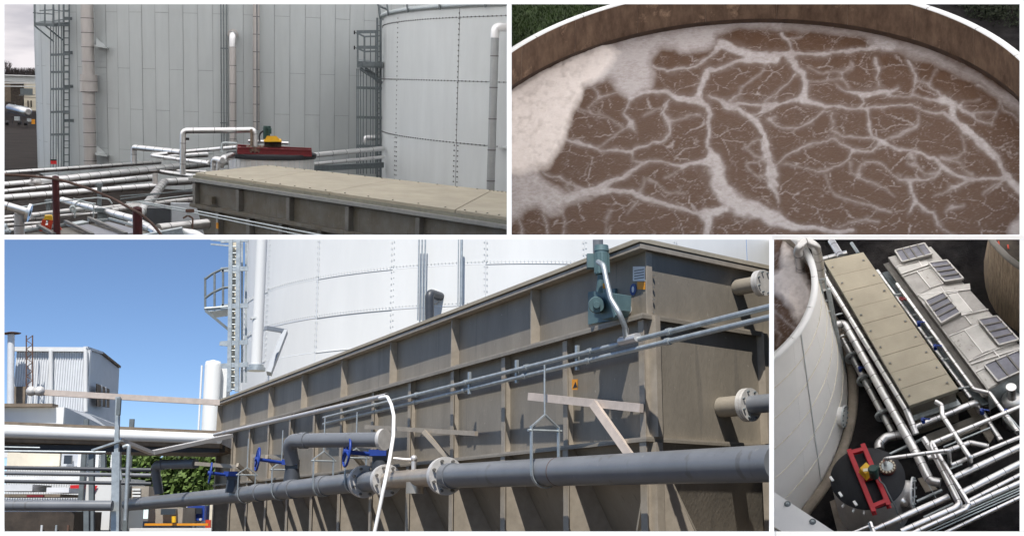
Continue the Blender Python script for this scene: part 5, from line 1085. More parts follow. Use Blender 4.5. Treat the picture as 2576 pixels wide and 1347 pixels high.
for y_, mt in ((150, 'galv_dark'), (235, 'galv_dark'), (320, 'galv')):
    pts = [L5(*p) for p in ((1035, y_ - 2), (1000, y_ + (0 if y_ < 300 else 2)), (950, y_ + 18 * (y_ < 300) + 6), (918, y_ + 40 * (y_ < 300) + 8))]
    part(x, 'landing_rail', MB().tube(fillet(pts, .5), .035, 8), mt)
part(x, 'landing_deck', MB().plate([L5(918, 330), L5(1035, 318), L5(1035, 330), L5(925, 345)], V((0, .9, 0))), 'galv')
for xx, ya, yb in ((920, 190, 335), (962, 165, 332), (1000, 152, 326)): part(x, 'landing_post', MB().bar(L5(xx, ya), L5(xx, yb), .05, .05, V((0, 1, 0))), 'galv_dark')
part(x, 'brace', MB().bar(L5(922, 338), L5(1028, 425), .07, .07), 'galv_dark'); part(x, 'brace', MB().bar(L5(985, 485), L5(1030, 490), .06, .1), 'galv')
for y_ in (20, 40): part(x, 'landing_rail', MB().bar(L5(945, y_), L5(1030, y_ + 8), .04, .04), 'galv')
# slim white silo
q = b.Y(c5(940, 885), 38); r = b.rad(q, 41)
x = thing(b, 'slim_silo', 'slim white upright silo at the hopper end', 'silo', V((q.x, q.y, -3)))
zt = b.Y(c5(940, 583), 38).z
part(x, 'shell', MB().lathe((q.x, q.y, 0), [(r, -3), (r, zt), (r * .9, zt + .12), (0.01, zt + .18)], 36), 'tank_white')
part(x, 'ladder_rail', MB().bar(V((q.x - r - .1, q.y, -3)), V((q.x - r - .1, q.y, zt)), .05, .05, V((0, 1, 0))), 'tank_white')
q = b.Y(c5(990, 600), 38.5); part(x, 'annex', MB().box((q.x, q.y, q.z / 2 - 1.5), (.55, .5, q.z + 3)), 'tank_white')
# ---- grey corrugated building
YB3 = 39.5
def H5(x_, y_, d=YB3): return b.Y(c5(x_, y_), d)
x = thing(b, 'grey_building', 'grey corrugated metal building with low gable under the blue sky', 'building', H5(385, 785))
p0, p1, p2, p3 = H5(52, 790), H5(385, 790), H5(385, 512), H5(52, 512)
n_r = 30
for i in range(n_r):
    xa = p0.x + (p1.x - p0.x) * i / n_r; xb = p0.x + (p1.x - p0.x) * (i + 1) / n_r; wd = (xb - xa)
    part(x, 'wall_sheet', MB().plate([V((xa, YB3, p0.z - 4)), V((xa + wd * .35, YB3, p0.z - 4)), V((xa + wd * .5, YB3 + .035, p0.z - 4)), V((xa + wd * .85, YB3 + .035, p0.z - 4)), V((xb, YB3, p0.z - 4)), V((xb, YB3 + .16, p0.z - 4)), V((xa, YB3 + .16, p0.z - 4))], (0, 0, p2.z - p0.z + 4)), 'corr')
dR = 44.5
r0, r1, r2 = b.Y(c5(535, 785), dR), b.Y(c5(535, 598), dR), b.Y(c5(455, 535), 42)
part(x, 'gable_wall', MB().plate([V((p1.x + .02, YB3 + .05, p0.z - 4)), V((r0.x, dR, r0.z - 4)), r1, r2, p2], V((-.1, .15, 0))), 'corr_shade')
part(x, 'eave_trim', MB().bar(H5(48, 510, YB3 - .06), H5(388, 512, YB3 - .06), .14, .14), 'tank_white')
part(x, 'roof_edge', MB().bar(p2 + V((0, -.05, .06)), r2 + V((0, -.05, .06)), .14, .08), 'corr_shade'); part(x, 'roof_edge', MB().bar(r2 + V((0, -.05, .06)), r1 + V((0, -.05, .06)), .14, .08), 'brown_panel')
for xx in (228, 384): part(x, 'downpipe', MB().cyl(H5(xx, 790, YB3 - .1), H5(xx, 515, YB3 - .1), .07, n=10), 'tank_white')
wn = [b.P(c5(*p), p1 + V((.03, 0, 0)), V((r0.x - p1.x, dR - YB3, 0)).cross(UP).normalized()) for p in ((430, 765), (487, 772), (487, 690), (430, 665))]
wx = part(x, 'window', MB().plate(wn, V((.05, -.05, 0))), 'brown_panel')
for f_ in (.33, .66):
    a_, c_ = wn[0].lerp(wn[1], f_), wn[3].lerp(wn[2], f_); part(wx, 'mullion', MB().bar(a_ + V((.06, -.08, 0)), c_ + V((.06, -.08, 0)), .07, .06, V((0, 1, 0))), 'corr_shade')
part(x, 'brown_door', MB().box(H5(85, 720, YB3 - .12), (.42, .06, .62)), 'brown_panel')
# parapet block below it
x = thing(b, 'parapet_block', 'white flat roofed block in front of the grey building', 'building', H5(140, 860, 38))
q0, q1 = b.Y(c5(10, 770), 37.5), b.Y(c5(282, 850), 37.5)
part(x, 'front_wall', MB().plate([V((q0.x - 1.5, 37.5, q1.z - 1)), V((q1.x, 37.5, q1.z - 1)), V((q1.x, 37.5, q0.z)), V((q0.x - 1.5, 37.5, q0.z))], (0, .3, 0)), 'tank_white')
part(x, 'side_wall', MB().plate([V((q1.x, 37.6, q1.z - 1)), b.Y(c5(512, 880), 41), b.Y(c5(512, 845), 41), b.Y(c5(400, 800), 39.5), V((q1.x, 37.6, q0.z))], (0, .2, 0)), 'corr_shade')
part(x, 'coping', MB().box(((q0.x + b.Y(c5(245, 772), 37.4).x) / 2 - .5, 37.45, q0.z + .04), (abs(q0.x - b.Y(c5(245, 772), 37.4).x) + 1, .5, .1)), 'brown_panel')
# red lattice mast and capped stack pipe
x = thing(b, 'lattice_mast', 'thin red lattice mast in front of the grey building', 'mast', H5(130, 690, 38.8))
for xx in (118, 146):
    for dd in (38.6, 39.0): part(x, 'mast_leg', MB().cyl(H5(xx, 690, dd), H5(xx, 448, dd), .022, n=6), 'rust')
for k in range(12):
    ya, yb = 690 - k * 20, 670 - k * 20; part(x, 'lattice_brace', MB().cyl(H5(118 if k % 2 else 146, ya, 38.6), H5(146 if k % 2 else 118, yb, 38.6), .013, n=6), 'rust')
q = H5(47, 770, 38.7); x = thing(b, 'stack_pipe', 'grey stack pipe with flat cap left of the red mast', 'pipe', q)
part(x, 'pipe_body', MB().cyl(q, H5(50, 445, 38.7), .11, n=14), 'corr'); part(x, 'cap', MB().cyl(H5(52, 440, 38.7), H5(52, 434, 38.7), .3, .12, n=16), 'rust')
# long pale rail bar with lamps
p0, p1 = b.Y(c5(120, 700), 24), b.Y(c5(985, 750), 25)
x = thing(b, 'rail_bar', 'long pale horizontal bar in front of sky and grey building', 'rail', p0)
part(x, 'bar', MB().bar(p0, p1, .1, .115), 'bracket')
for xx in (140, 178): part(x, 'lamp_head', MB().ball(b.Y(c5(xx, 698), 23.9), .1, 8), 'flange')
# white fascia of the long canopy with its dark soffit
p0, p1 = b.Y(c5(-60, 845), 30), b.Y(c5(985, 890), 27)
x = thing(b, 'canopy', 'long white canopy edge with dark underside at left', 'canopy', p0)
dn = V((0, 0, -1)); hh = (b.Y(c5(20, 845), 30).z - b.Y(c5(20, 905), 30).z)
part(x, 'fascia', MB().tube([p0 + dn * hh * .5, p1 + dn * hh * .32], [hh * .5, hh * .34], 24), 'tank_white')
part(x, 'top_trim', MB().bar(p0 + V((0, .1, .05)), p1 + V((0, .1, .04)), .1, .07), 'brown_panel')
part(x, 'soffit', MB().plate([p0 + dn * hh * 1.0, p1 + dn * hh * .6, p1 + dn * hh * .95 + V((0, 2.2, 0)), p0 + dn * hh * 1.5 + V((0, 2.2, 0))], (0, .05, -.1)), 'brown_panel')
part(x, 'gutter', MB().bar(p0 + dn * hh * 1.75 + V((0, .3, 0)), p1 + dn * hh * .95 + V((0, .3, 0)), .2, .16), 'blackm')
# ---- galvanised pipe rack post at the left and the pipes on it
YP = 20.0
def R3p(x_, y_, d=YP): return b.Y(d3(x_, y_), d)
x = thing(b, 'rack_post', 'galvanised rack post standing at the end of the grey pipe', 'post', R3p(1070, 1310))
part(x, 'post', MB().bar(R3p(1070, 1400), R3p(1080, 570), .13, .1, V((0, 1, 0))), 'galv'); part(x, 'upper_post', MB().bar(R3p(1080, 575), R3p(1093, 60), .07, .06, V((0, 1, 0))), 'galv')
part(x, 'knee_brace', MB().bar(R3p(1085, 590), R3p(1120, 830), .05, .05, V((0, 1, 0))), 'galv'); part(x, 'arm', MB().bar(R3p(860, 555), R3p(1130, 465), .16, .03), 'galv')
part(x, 'clamp', MB().box(R3p(1100, 150, 19.9), (.06, .06, .28)), 'galv_dark')
P = [R3p(1160, 1200), R3p(1180, 800), R3p(1195, 505), R3p(1140, 525)]
pipe(b, 'bent galvanised conduit beside the rack post', P, .035, 'galv', name='conduit', cat='conduit', bend=3)
P = [R3p(1095, 455, 20.2), b.Y(d4(90, 690), 21), b.Y(d4(590, 545), 22.5)]
x = solo(b, 'cable_tray', 'silver cable tray dipping from the rack post to the conduit pipe', 'tray', MB().bar(P[0], P[1], .12, .06).bar(P[1], P[2] + V((.2, .4, .0)), .14, .07), 'stainless_light')
pl = (('grey pipe at the bottom left leading to the rack post', 43, 1062, 1040, 1065, 96, 'pvc', 19.8), ('upper dark pipe behind the rack post at left', -60, 712, 1400, 735, 36, 'pvc_dark', 24), ('second dark pipe behind the rack post at left', -60, 762, 1400, 785, 36, 'pvc', 24),
      ('thin dark pipe at left below the white fascia strip', -60, 838, 1400, 862, 34, 'pvc_dark', 23.5), ('galvanised tube under the canopy at left', -60, 560, 980, 572, 22, 'galv', 21), ('thin galvanised strip under the canopy at left', -60, 522, 370, 530, 16, 'galv', 22))
for lab, xa, ya, xb, yb, wp, mt, dd in pl:
    q = b.Y(d3(xa, ya), dd); pipe(b, lab, [q, b.Y(d3(xb, yb), dd)], b.rad(q, wp * .27178), mt, name='rack_pipe', n=14)
for lab, xx, ya, yb, dd, wp in (('dark rack stanchion behind the left pipes', 850, 590, 1310, 25, 46), ('grey rack stanchion low at left', 805, 1110, 1400, 22, 48), ('dark rack stanchion near the rack post', 960, 590, 720, 25, 40)):
    q = b.Y(d3(xx, yb), dd); solo(b, 'rack_stanchion', lab, 'post', MB().bar(q, b.Y(d3(xx, ya), dd), b.rad(q, wp * .27) * 2, .1, V((0, 1, 0))), 'galv_dark')
# things parked and stored in the yard beyond
def blk(name, label, cat, xa, ya, xb, yb, d, mt, dep=1.5, f=d3):
    q0, q1 = b.Y(f(xa, yb), d), b.Y(f(xb, ya), d); x = thing(b, name, label, cat, V(((q0.x + q1.x) / 2, d, q0.z)))
    mb = MB(); mb.box(((q0.x + q1.x) / 2, d + dep / 2, (q0.z + q1.z) / 2), (q1.x - q0.x, dep, q1.z - q0.z)); part(x, 'body', mb, mt); return x, q0, q1
x, q0, q1 = blk('site_office', 'cream site office wall seen between the left pipes', 'building', 60, 530, 560, 700, 36, 'cream')
part(x, 'window', MB().box((b.Y(d3(625, 640), 35.9).x, 35.95, b.Y(d3(625, 640), 36).z), (.22, .1, .25)), 'glass_dark'); part(x, 'annex', MB().box((b.Y(d3(640, 640), 36).x, 36.6, (q0.z + q1.z) / 2), (.55, 1, q1.z - q0.z)), 'corr_shade')
for xx in (740, 905, 1045):
    q = b.Y(d3(xx, 705), 35); blk_ = solo(b, 'white_post', {740: 'white post right of the site office window', 905: 'white post between the dark rack stanchions', 1045: 'white post just left of the rack post'}[xx], 'post', MB().box((q.x, 35, q.z + .2), (.09, .2, .5)), 'tank_white')
x, q0, q1 = blk('white_trailer', 'white box trailer with red triangle seen behind the rack post', 'trailer', 740, 800, 1040, 1290, 33, 'tank_white', 3)
q = [b.Y(d3(*p), 32.96) for p in ((840, 880), (905, 880), (845, 990))]; part(x, 'red_triangle', MB().plate(q, (0, -.01, 0)), 'red_sign')
q = [b.Y(d3(*p), 32.96) for p in ((650, 875), (790, 870), (790, 905), (650, 905))]; part(x, 'red_chevrons', MB().plate(q, (0, -.01, 0)), 'red_sign')
for xx, ww in ((715, 25), (1145, 40)): q = b.Y(d3(xx, 1300), 32.8); part(x, 'door_post', MB().box((q.x, 32.9, q.z + 1), (.12, .1, 4)), 'galv_dark')
x, q0, q1 = blk('flat_trailer', 'pale low trailer deck seen between pipes at far left', 'trailer', -60, 795, 790, 840, 34, 'tank_white', 2)
part(x, 'load', MB().box(b.Y(d3(620, 925), 34.2), (.62, 1.4, .14)), 'sign_white'); part(x, 'load', MB().box(b.Y(d3(210, 905), 34.4), (1.1, 1.4, .18)), 'corr')
part(x, 'frame_rail', MB().box(b.Y(d3(330, 975), 34.1), (1.9, 1.4, .08)), 'brown_panel'); part(x, 'red_rail', MB().box(b.Y(d3(330, 975), 33.3), (.45, .1, .06)), 'red_steel')
x, q0, q1 = blk('dark_machine', 'dark rusty machinery in shadow at the bottom left corner', 'machine', -60, 1120, 690, 1420, 30, 'machine_brown', 2)
for xx, mt in ((385, 'corr'), (520, 'galv'), (630, 'rust')): q = b.Y(d3(xx, 1290), 29.9); part(x, 'machine_rod', MB().cyl(q - UP * .12, q + UP * .12, .03, n=10), mt)
# hedge beyond the yard
rnd = random.Random(3); mb = MB(); h0, h1 = b.Y(c5(540, 1040), 37), b.Y(c5(885, 962), 37)
for k in range(5200):
    p = V((rnd.uniform(h0.x - .6, h1.x + .6), 37 + rnd.uniform(0, 1.2), rnd.uniform(h0.z - 1.2, h1.z + rnd.uniform(-.2, .05)))); s_ = rnd.uniform(.05, .1)
    d = V((rnd.gauss(0, 1), rnd.gauss(0, 1), rnd.gauss(0, 1))).normalized(); a = d.orthogonal() * s_; c_ = d.cross(a)
    mb.add([p - a, p + c_ * .6, p + a, p - c_ * .6], [(0, 1, 2, 3)])
x = thing(b, 'hedge', 'green hedge seen between canopy and pipes', 'hedge', V(((h0.x + h1.x) / 2, 37.5, -3)))
part(x, 'leaves', mb, 'foliage', kind='stuff'); part(x, 'stems', MB().box(((h0.x + h1.x) / 2, 37.9, (h0.z + h1.z) / 2 - .6), (h1.x - h0.x + 1, .5, h1.z - h0.z + .8)), 'shrub')
# truck with orange bumper beam behind the far pipe
x, q0, q1 = blk('truck', 'blue and white truck parked behind the far grey pipe', 'truck', 360, 1105, 510, 1230, 35, 'tank_white', 2, d4)
q = b.Y(d4(440, 1165), 34.9); part(x, 'cab', MB().box(q + V((0, .3, 0)), (.5, .6, .42)), 'blue'); part(x, 'windscreen', MB().box(q + V((0, -.05, .06)), (.38, .06, .16)), 'glass_dark')
q = b.Y(d4(585, 1195), 34.9); part(x, 'cargo_box', MB().box(q + V((0, .6, .1)), (.42, .6, .8)), 'cream'); part(x, 'marker_panel', MB().box(b.Y(d4(540, 1250), 34.6), (.14, .1, .22)), 'ladder_red')
for xx in (400, 480): q = b.Y(d4(xx, 1215), 34.7); part(x, 'headlight', MB().cyl(q, q + V((0, -.06, 0)), .035, n=12), 'flange')
x, q0, q1 = blk('work_platform', 'grey work platform with orange beam behind the far pipe', 'platform', 60, 1120, 340, 1245, 33.5, 'concrete', 2, d4)
part(x, 'orange_beam', MB().bar(b.Y(d4(40, 1255), 33.3), b.Y(d4(540, 1255), 33.3), .1, .06), 'orange'); part(x, 'yellow_tank', MB().cyl(b.Y(d4(268, 1240), 33.2), b.Y(d4(268, 1190), 33.2), .06, n=16), 'yellow')
part(x, 'dark_hatch', MB().box(b.Y(d4(230, 1155), 33.4), (.4, .2, .16)), 'glass_dark')
solo(b, 'white_slab', 'white strip of paving low behind the far pipe', 'slab', MB().box(b.Y(d4(330, 1302), 32.5), (2.6, .6, .12)), 'tank_white')
x, q0, q1 = blk('grey_cabinet', 'grey brown cabinet behind the rack post', 'cabinet', 1160, 885, 1380, 1010, 33, 'concrete', 1)
for k in range(3): part(x, 'louver', MB().box(b.Y(d3(1265, 915 + k * 30), 32.95), (.22, .08, .05)), 'tank_white')
# ================================================================== lower right view: looking down on tanks, troughs and the pipe rack
b = B4
UP = V((0, 0, 1)); GZ4, LZ = -39.0, -36.6
def Z4(p, z=LZ, f=c8): return b.Z(f(*p), z)
solo(b, 'yard_asphalt', None, None, MB().add([V((-40, 0, GZ4)), V((40, 0, GZ4)), V((40, 80, GZ4)), V((-40, 80, GZ4))], [(0, 1, 2, 3)]), 'asphalt', kind='structure')
# ---- white tank with sludge inside
zR = -32.5
rimp = ((152, 52), (183, 110), (203, 180), (200, 260), (172, 350), (120, 435), (70, 495), (18, 545)); basep = ((338, 600), (350, 680), (350, 780), (325, 890), (290, 975), (235, 1085), (165, 1205))
cr, rr = fitc([Z4(p, zR) for p in rimp]); cb_, rb_ = fitc([Z4(p, GZ4) for p in basep]); cr = V((cr.x, cr.y, zR)); cb_ = V((cb_.x, cb_.y, GZ4))
t = thing(b, 'sludge_tank', 'tall white tank seen from above with foaming brown sludge', 'tank', cb_)
def tl(a, f): d = V((cos(a), sin(a), 0)); return (cr + d * rr).lerp(cb_ + d * rb_, f)
NA, NL = 15, 6; A0, A1 = -2.3, 2.6
mat('tank_up', (.84, .825, .80), .42, 0, var=.05, scale=.6)
for i in range(NA):
    a1 = A0 + (A1 - A0) * i / NA; a2 = A0 + (A1 - A0) * (i + 1) / NA
    for j in range(NL):
        f0, f1 = j / NL, (j + 1) / NL; mb = MB(); vs = []
        for k in range(5): a = a1 + (a2 - a1) * k / 4; dd_ = V((cos(a), sin(a), 0)) * (.003 * ((i + j) % 2)); vs += [tl(a, f0 + .0004) + dd_, tl(a, f1 - .0004) + dd_]
        part(t, 'shell_panel', mb.add(vs, [(2 * k, 2 * k + 1, 2 * k + 3, 2 * k + 2) for k in range(4)], True), 'tank_up')
mb = MB()
for j in range(1, NL): mb.tube([tl(A0 + (A1 - A0) * k / 90, j / NL) + V((cos(A0 + (A1 - A0) * k / 90), sin(A0 + (A1 - A0) * k / 90), 0)) * .012 for k in range(91)], .012, 6)
part(t, 'lap_seams', mb, 'cream', kind='stuff')
for pa, pb in (((128, 480), (288, 975)), ((20, 960), (148, 1225))):
    p0 = Z4(pa, zR); a_ = min([A0 + (A1 - A0) * k / 200 for k in range(201)], key=lambda a: (V(b.px(tl(a, .12))) - V(c8(*((pa[0] + 6, pa[1] + 20))))).length)
    part(t, 'seam_strip', MB().bar(tl(a_, .0) + V((cos(a_), sin(a_), 0)) * .02, tl(a_, 1) + V((cos(a_), sin(a_), 0)) * .02, .05, .02, V((cos(a_), sin(a_), 0))), 'tank_grey')
mb = MB()
for i in range(NA):
    a1 = A0 + (A1 - A0) * i / NA; a2 = A0 + (A1 - A0) * (i + 1) / NA - .004; vs = []
    for k in range(5):
        a = a1 + (a2 - a1) * k / 4; d = V((cos(a), sin(a), 0)); vs += [cr + d * (rr - .13) - UP * .25, cr + d * (rr - .13) + UP * .03, cr + d * (rr + .1) + UP * .03, cr + d * (rr + .1) - UP * .12]
    part(t, 'rim_section', MB().add(vs, [(4 * k + j, 4 * k + j + 1, 4 * k + j + 5, 4 * k + j + 4) for k in range(4) for j in range(3)], True), 'white')
part(t, 'inner_wall', MB().lathe((cr.x, cr.y, 0), [(rr - .05, zR - 3), (rr - .05, zR)], 80), 'concrete_tan')
wz = zR - .9
bk4 = [[c8(*q) for q in s] for s in ([(60, 10), (110, 60), (140, 140), (200, 260), (190, 350), (130, 400), (95, 330), (60, 290), (0, 250), (0, 190), (40, 150), (50, 90)],)]
vn4 = [[(*c8(*q[:2]), q[2] * .56) for q in s] for s in ([(0, 330, 20), (60, 370, 22), (120, 420, 20)], [(20, 420, 8), (60, 450, 10), (30, 490, 8)], [(20, 90, 10), (60, 60, 12)], [(0, 300, 12), (40, 420, 10)])]
sludge(b, t, cr.x, cr.x + rr, cr.y - rr, cr.y + rr, .05, wz, lambda P: np.hypot(P[:, 0] - cr.x, P[:, 1] - cr.y) < rr - .03, vn4, bk4, .03, .12, .8)
part(t, 'foot_ring', MB().tube([tl(A0 + (A1 - A0) * k / 80, 1) + V((cos(A0 + (A1 - A0) * k / 80), sin(A0 + (A1 - A0) * k / 80), 0)) * .22 + UP * .03 for k in range(81)], .2, 8), 'concrete_tan')
q = Z4((318, 810), -38.2); nn = (q - cb_); nn.z = 0; nn.normalize()
mw = part(t, 'manway', MB().cyl(q - nn * .3, q + nn * .08, .36, n=28), 'tank_up'); part(mw, 'cover', MB().cyl(q + nn * .09, q + nn * .15, .43, n=28), 'tank_grey')
for k in range(12): a = 2 * pi * k / 12; s_ = V((-nn.y, nn.x, 0)); c_ = q + (s_ * cos(a) + UP * sin(a)) * .39; part(mw, 'bolt', MB().cyl(c_ + nn * .15, c_ + nn * .2, .035, n=6), 'galv_dark')
# pipe hooking over the rim, ladder on the wall
P = [Z4(p, z) for p, z in (((140, 165), wz), ((125, 60), zR + .5), ((160, 25), zR + .5), ((205, 50), zR + .3), ((222, 130), zR - 1.2), ((232, 240), zR - 2.6))]
pipe(b, 'pale pipe hooking over the rim of the white tank', P, .17, 'clad_dull', .7, bend=2, bandw=.03)
pipe(b, 'brown drop pipe standing in the sludge inside the tank', [Z4((133, 70), zR + .3), Z4((140, 165), wz - .2)], .14, 'rust', None)
x = thing(b, 'tank_ladder', 'galvanised ladder fixed to the outside of the white tank', 'ladder', Z4((330, 640), GZ4))
for pa, pb in (((225, 200), (300, 590)), ((245, 195), (318, 585))): part(x, 'rail', MB().bar(Z4(pa, zR - 1.5), Z4(pb, GZ4 + .5), .07, .05), 'galv')
for k in range(9):
    f_ = k / 8.5; a_, c_ = Z4((225, 200), zR - 1.5).lerp(Z4((300, 590), GZ4 + .5), f_), Z4((245, 195), zR - 1.5).lerp(Z4((318, 585), GZ4 + .5), f_); part(x, 'rung', MB().bar(a_ - V((.12, 0, 0)), c_ + V((.05, 0, 0)), .05, .05), 'white' if k % 2 else 'galv')
pipe(b, 'slim pipe beside the ladder on the white tank', [Z4((262, 240), zR - 2), Z4((335, 610), GZ4 + .4)], .07, 'galv', None, n=10)
# ---- trough with the tan lid
cn = [Z4(p) for p in ((243, 115), (418, 78), (845, 690), (625, 765))]
t = thing(b, 'lidded_trough', 'long trough with tan panel lid seen from above', 'trough', V((cn[3].x, cn[3].y, GZ4)))
NP = 9
def pf(k): s = k / NP; return s * (1 + .12 * (1 - s)) if 0 < k < NP else s
for k in range(NP):
    a_, c_ = cn[0].lerp(cn[3], pf(k)), cn[1].lerp(cn[2], pf(k)); a2, c2_ = cn[0].lerp(cn[3], pf(k + 1)), cn[1].lerp(cn[2], pf(k + 1)); g = (a2 - a_).normalized() * .008
    pn = part(t, 'lid_panel', MB().plate([a_ + g, a2 - g, c2_ - g, c_ + g], (0, 0, .03 + .005 * (k % 2))), 'lid_tan')
    for u_, v_ in ((.1, .5), (.88, .5)): q = a_.lerp(c_, u_).lerp(a2.lerp(c2_, u_), v_) + UP * .045; part(pn, 'lid_socket', MB().box(q, (.11, .09, .012)), 'concrete_tan'); part(pn, 'lid_screw', MB().cyl(q + UP * .01, q + UP * .03, .03, n=8), 'galv_dark')
part(t, 'lid_edge', MB().plate([q + V((0, 0, -.14)) for q in cn], (0, 0, .135)), 'lid_edge')
ins = [q + (sum(cn, V((0, 0, 0))) / 4 - q) * .04 for q in cn]
part(t, 'wall', MB().plate([V((q.x, q.y, GZ4 + .3)) for q in ins], (0, 0, LZ - .15 - GZ4 - .3)), 'trough_grey'); part(t, 'mid_ledge', MB().plate([V((q.x, q.y, LZ - .9)) + (q - sum(cn, V((0, 0, 0))) / 4) * .012 for q in cn], (0, 0, .06)), 'galv')
# ---- stainless unit with hatches
SZ = -36.9
def S7(p, z=SZ): return b.Z(d7(*p), z)
cs = [S7(p) for p in ((100, 170), (430, 88), (1235, 985), (868, 1192))]
t = thing(b, 'stainless_unit', 'long stainless steel unit with hatches at upper right', 'unit', V((cs[3].x, cs[3].y, GZ4)))
part(t, 'deck', MB().plate(cs, (0, 0, -.05)), 'stainless'); part(t, 'side_wall', MB().plate([cs[0] - UP * .06, cs[3] - UP * .06, cs[3] - UP * 1.5, cs[0] - UP * 1.5], V((.06, .06, 0))), 'steel_dark'); part(t, 'side_flange', MB().plate([cs[0] - UP * .3, cs[3] - UP * .3, cs[3] - UP * .3 - V((.22, .05, 0)), cs[0] - UP * .3 - V((.22, .05, 0))], (0, 0, -.05)), 'steel_dark'); part(t, 'side_flange', MB().plate([cs[0] - UP * .8, cs[3] - UP * .8, cs[3] - UP * .8 - V((.34, .05, 0)), cs[0] - UP * .8 - V((.34, .05, 0))], (0, 0, -.05)), 'galv_dark')
part(t, 'end_wall', MB().plate([cs[3] - UP * .06, cs[2] - UP * .06, cs[2] - UP * 1.2, cs[3] - UP * 1.2], V((-.02, .06, 0))), 'galv'); part(t, 'far_wall', MB().plate([cs[1] - UP * .06, cs[2] - UP * .06, cs[2] - UP * 1.5, cs[1] - UP * 1.5], V((-.06, 0, 0))), 'steel_dark')
for pa, pb in (((165, 248), (330, 205)), ((370, 245), (420, 228)), ((215, 320), (440, 245)), ((325, 465), (735, 422)), ((560, 455), (640, 440)), ((665, 622), (872, 575)), ((570, 783), (800, 690)), ((720, 975), (945, 878)), ((945, 878), (1147, 800)), ((780, 1055), (850, 1022)), ((740, 995), (1147, 865)),
               ((325, 285), (428, 412)), ((632, 450), (750, 592)), ((690, 735), (830, 912)), ((505, 402), (540, 450)), ((690, 625), (742, 690)), ((915, 898), (965, 950)), ((335, 200), (365, 245)), ((525, 380), (420, 240)), ((1147, 850), (935, 640))):
    part(t, 'deck_rib', MB().bar(S7(pa) + UP * .035, S7(pb) + UP * .03, .035, .06), 'stainless_light')
mat('stainless_b', (.33, .315, .30), .42, .7, var=.2, scale=2.5); mat('stainless_c', (.47, .455, .435), .36, .75, var=.16, scale=2)
for i, hq in enumerate((((217, 325), (322, 285), (425, 415), (328, 460)), ((328, 282), (420, 248), (526, 378), (430, 410)), ((562, 462), (630, 450), (746, 594), (668, 618)), ((638, 447), (733, 427), (866, 573), (752, 590)), ((573, 787), (688, 738), (827, 914), (722, 966)), ((694, 733), (797, 694), (940, 873), (833, 910)), ((105, 176), (155, 160), (205, 232), (166, 244)), ((783, 1060), (845, 1030), (940, 1145), (870, 1185)), ((335, 470), (500, 405), (535, 448), (390, 512)), ((515, 700), (690, 628), (738, 690), (568, 778)), ((540, 455), (520, 402), (730, 375), (735, 420)), ((170, 252), (400, 200), (415, 235), (205, 305)))):
    part(t, 'deck_panel', MB().plate([S7(p) + UP * .003 for p in hq], (0, 0, .012 + .02 * (i % 3))), ('stainless_b', 'stainless', 'stainless_c')[i % 3])
for i, (hq, lab) in enumerate(((((157, 138), (383, 82), (440, 163), (213, 225)), 0), (((417, 232), (557, 213), (682, 352), (540, 375)), 1), (((388, 522), (528, 458), (660, 612), (512, 693)), 1), (((797, 668), (940, 642), (1107, 822), (957, 863)), 1), (((842, 1015), (1190, 872), (1290, 990), (948, 1143)), 0))):
    H = [S7(p) + UP * .14 for p in hq]; h = part(t, 'hatch', MB().plate([q - UP * .12 for q in H], (0, 0, .07)), 'stainless', 'raised hatch with dark panes')
    for k in range(4): part(h, 'frame_bar', MB().bar(H[k], H[(k + 1) % 4], .055, .08), 'stainless_c')
    e0, e1, e2, e3_ = (H[0], H[1], H[2], H[3]) if lab == 0 else (H[1], H[2], H[3], H[0])
    for k in range(4):
        f0, f1 = k / 4 + .02, (k + 1) / 4 - .02; part(h, 'pane', MB().plate([e0.lerp(e1, f0), e0.lerp(e1, f1), e3_.lerp(e2, f1), e3_.lerp(e2, f0)], (0, 0, -.03)), 'hatch_glass')
        if k: part(h, 'glazing_bar', MB().bar(e0.lerp(e1, k / 4) + UP * .02, e3_.lerp(e2, k / 4) + UP * .02, .055, .06), 'steel_dark')
# ---- stave walled tank at the right edge
rimS = [(872, 20), (880, 52), (900, 85), (945, 132), (1010, 198), (1080, 252), (1160, 298), (1260, 350)]; basS = [(838, 200), (838, 290), (850, 400), (880, 500), (930, 590), (1000, 668), (1110, 755), (1260, 860)]
def interp(Pl, f): f *= len(Pl) - 1; i = min(int(f), len(Pl) - 2); g = f - i; return (Pl[i][0] * (1 - g) + Pl[i + 1][0] * g, Pl[i][1] * (1 - g) + Pl[i + 1][1] * g)
t = thing(b, 'stave_tank', 'brown stained tank of upright staves at the right edge', 'tank', S7((1100, 750), GZ4)); NSv = 44; zS = -35.6
mat('stave', (.27, .205, .14), .85, var=.45, scale=2.2, stretch=(4, 4, .6), bump=.2, bscale=10)
for k in range(NSv):
    p0, p1 = S7(interp(rimS, k / NSv), zS), S7(interp(rimS, (k + .94) / NSv), zS); q0, q1_ = S7(interp(basS, k / NSv), GZ4), S7(interp(basS, (k + .94) / NSv), GZ4)
    part(t, 'stave', MB().plate([q0, q1_, p1, p0], V((.08, .12, 0)) * (1 + .3 * (k % 3))), 'stave')
part(t, 'rim', MB().tube([S7(interp(rimS, k / 30), zS + .04) + V((.1, .12, 0)) for k in range(31)], .13, 8), 'steel_dark')
part(t, 'fill', MB().add([S7(interp(rimS, k / 20), zS - .1) + V((.15, .15, 0)) for k in range(21)] + [S7((1260, 20), zS - .1)], [tuple(range(22))]), 'machine_brown')
part(t, 'green_mat', MB().plate([S7(p, zS) for p in ((1062, 213), (1120, 190), (1150, 235), (1112, 248))], (0, 0, .03)), 'grass'); part(t, 'mat_edge', MB().bar(S7((1058, 213), zS + .03), S7((1115, 252), zS + .03), .06, .06), 'white')
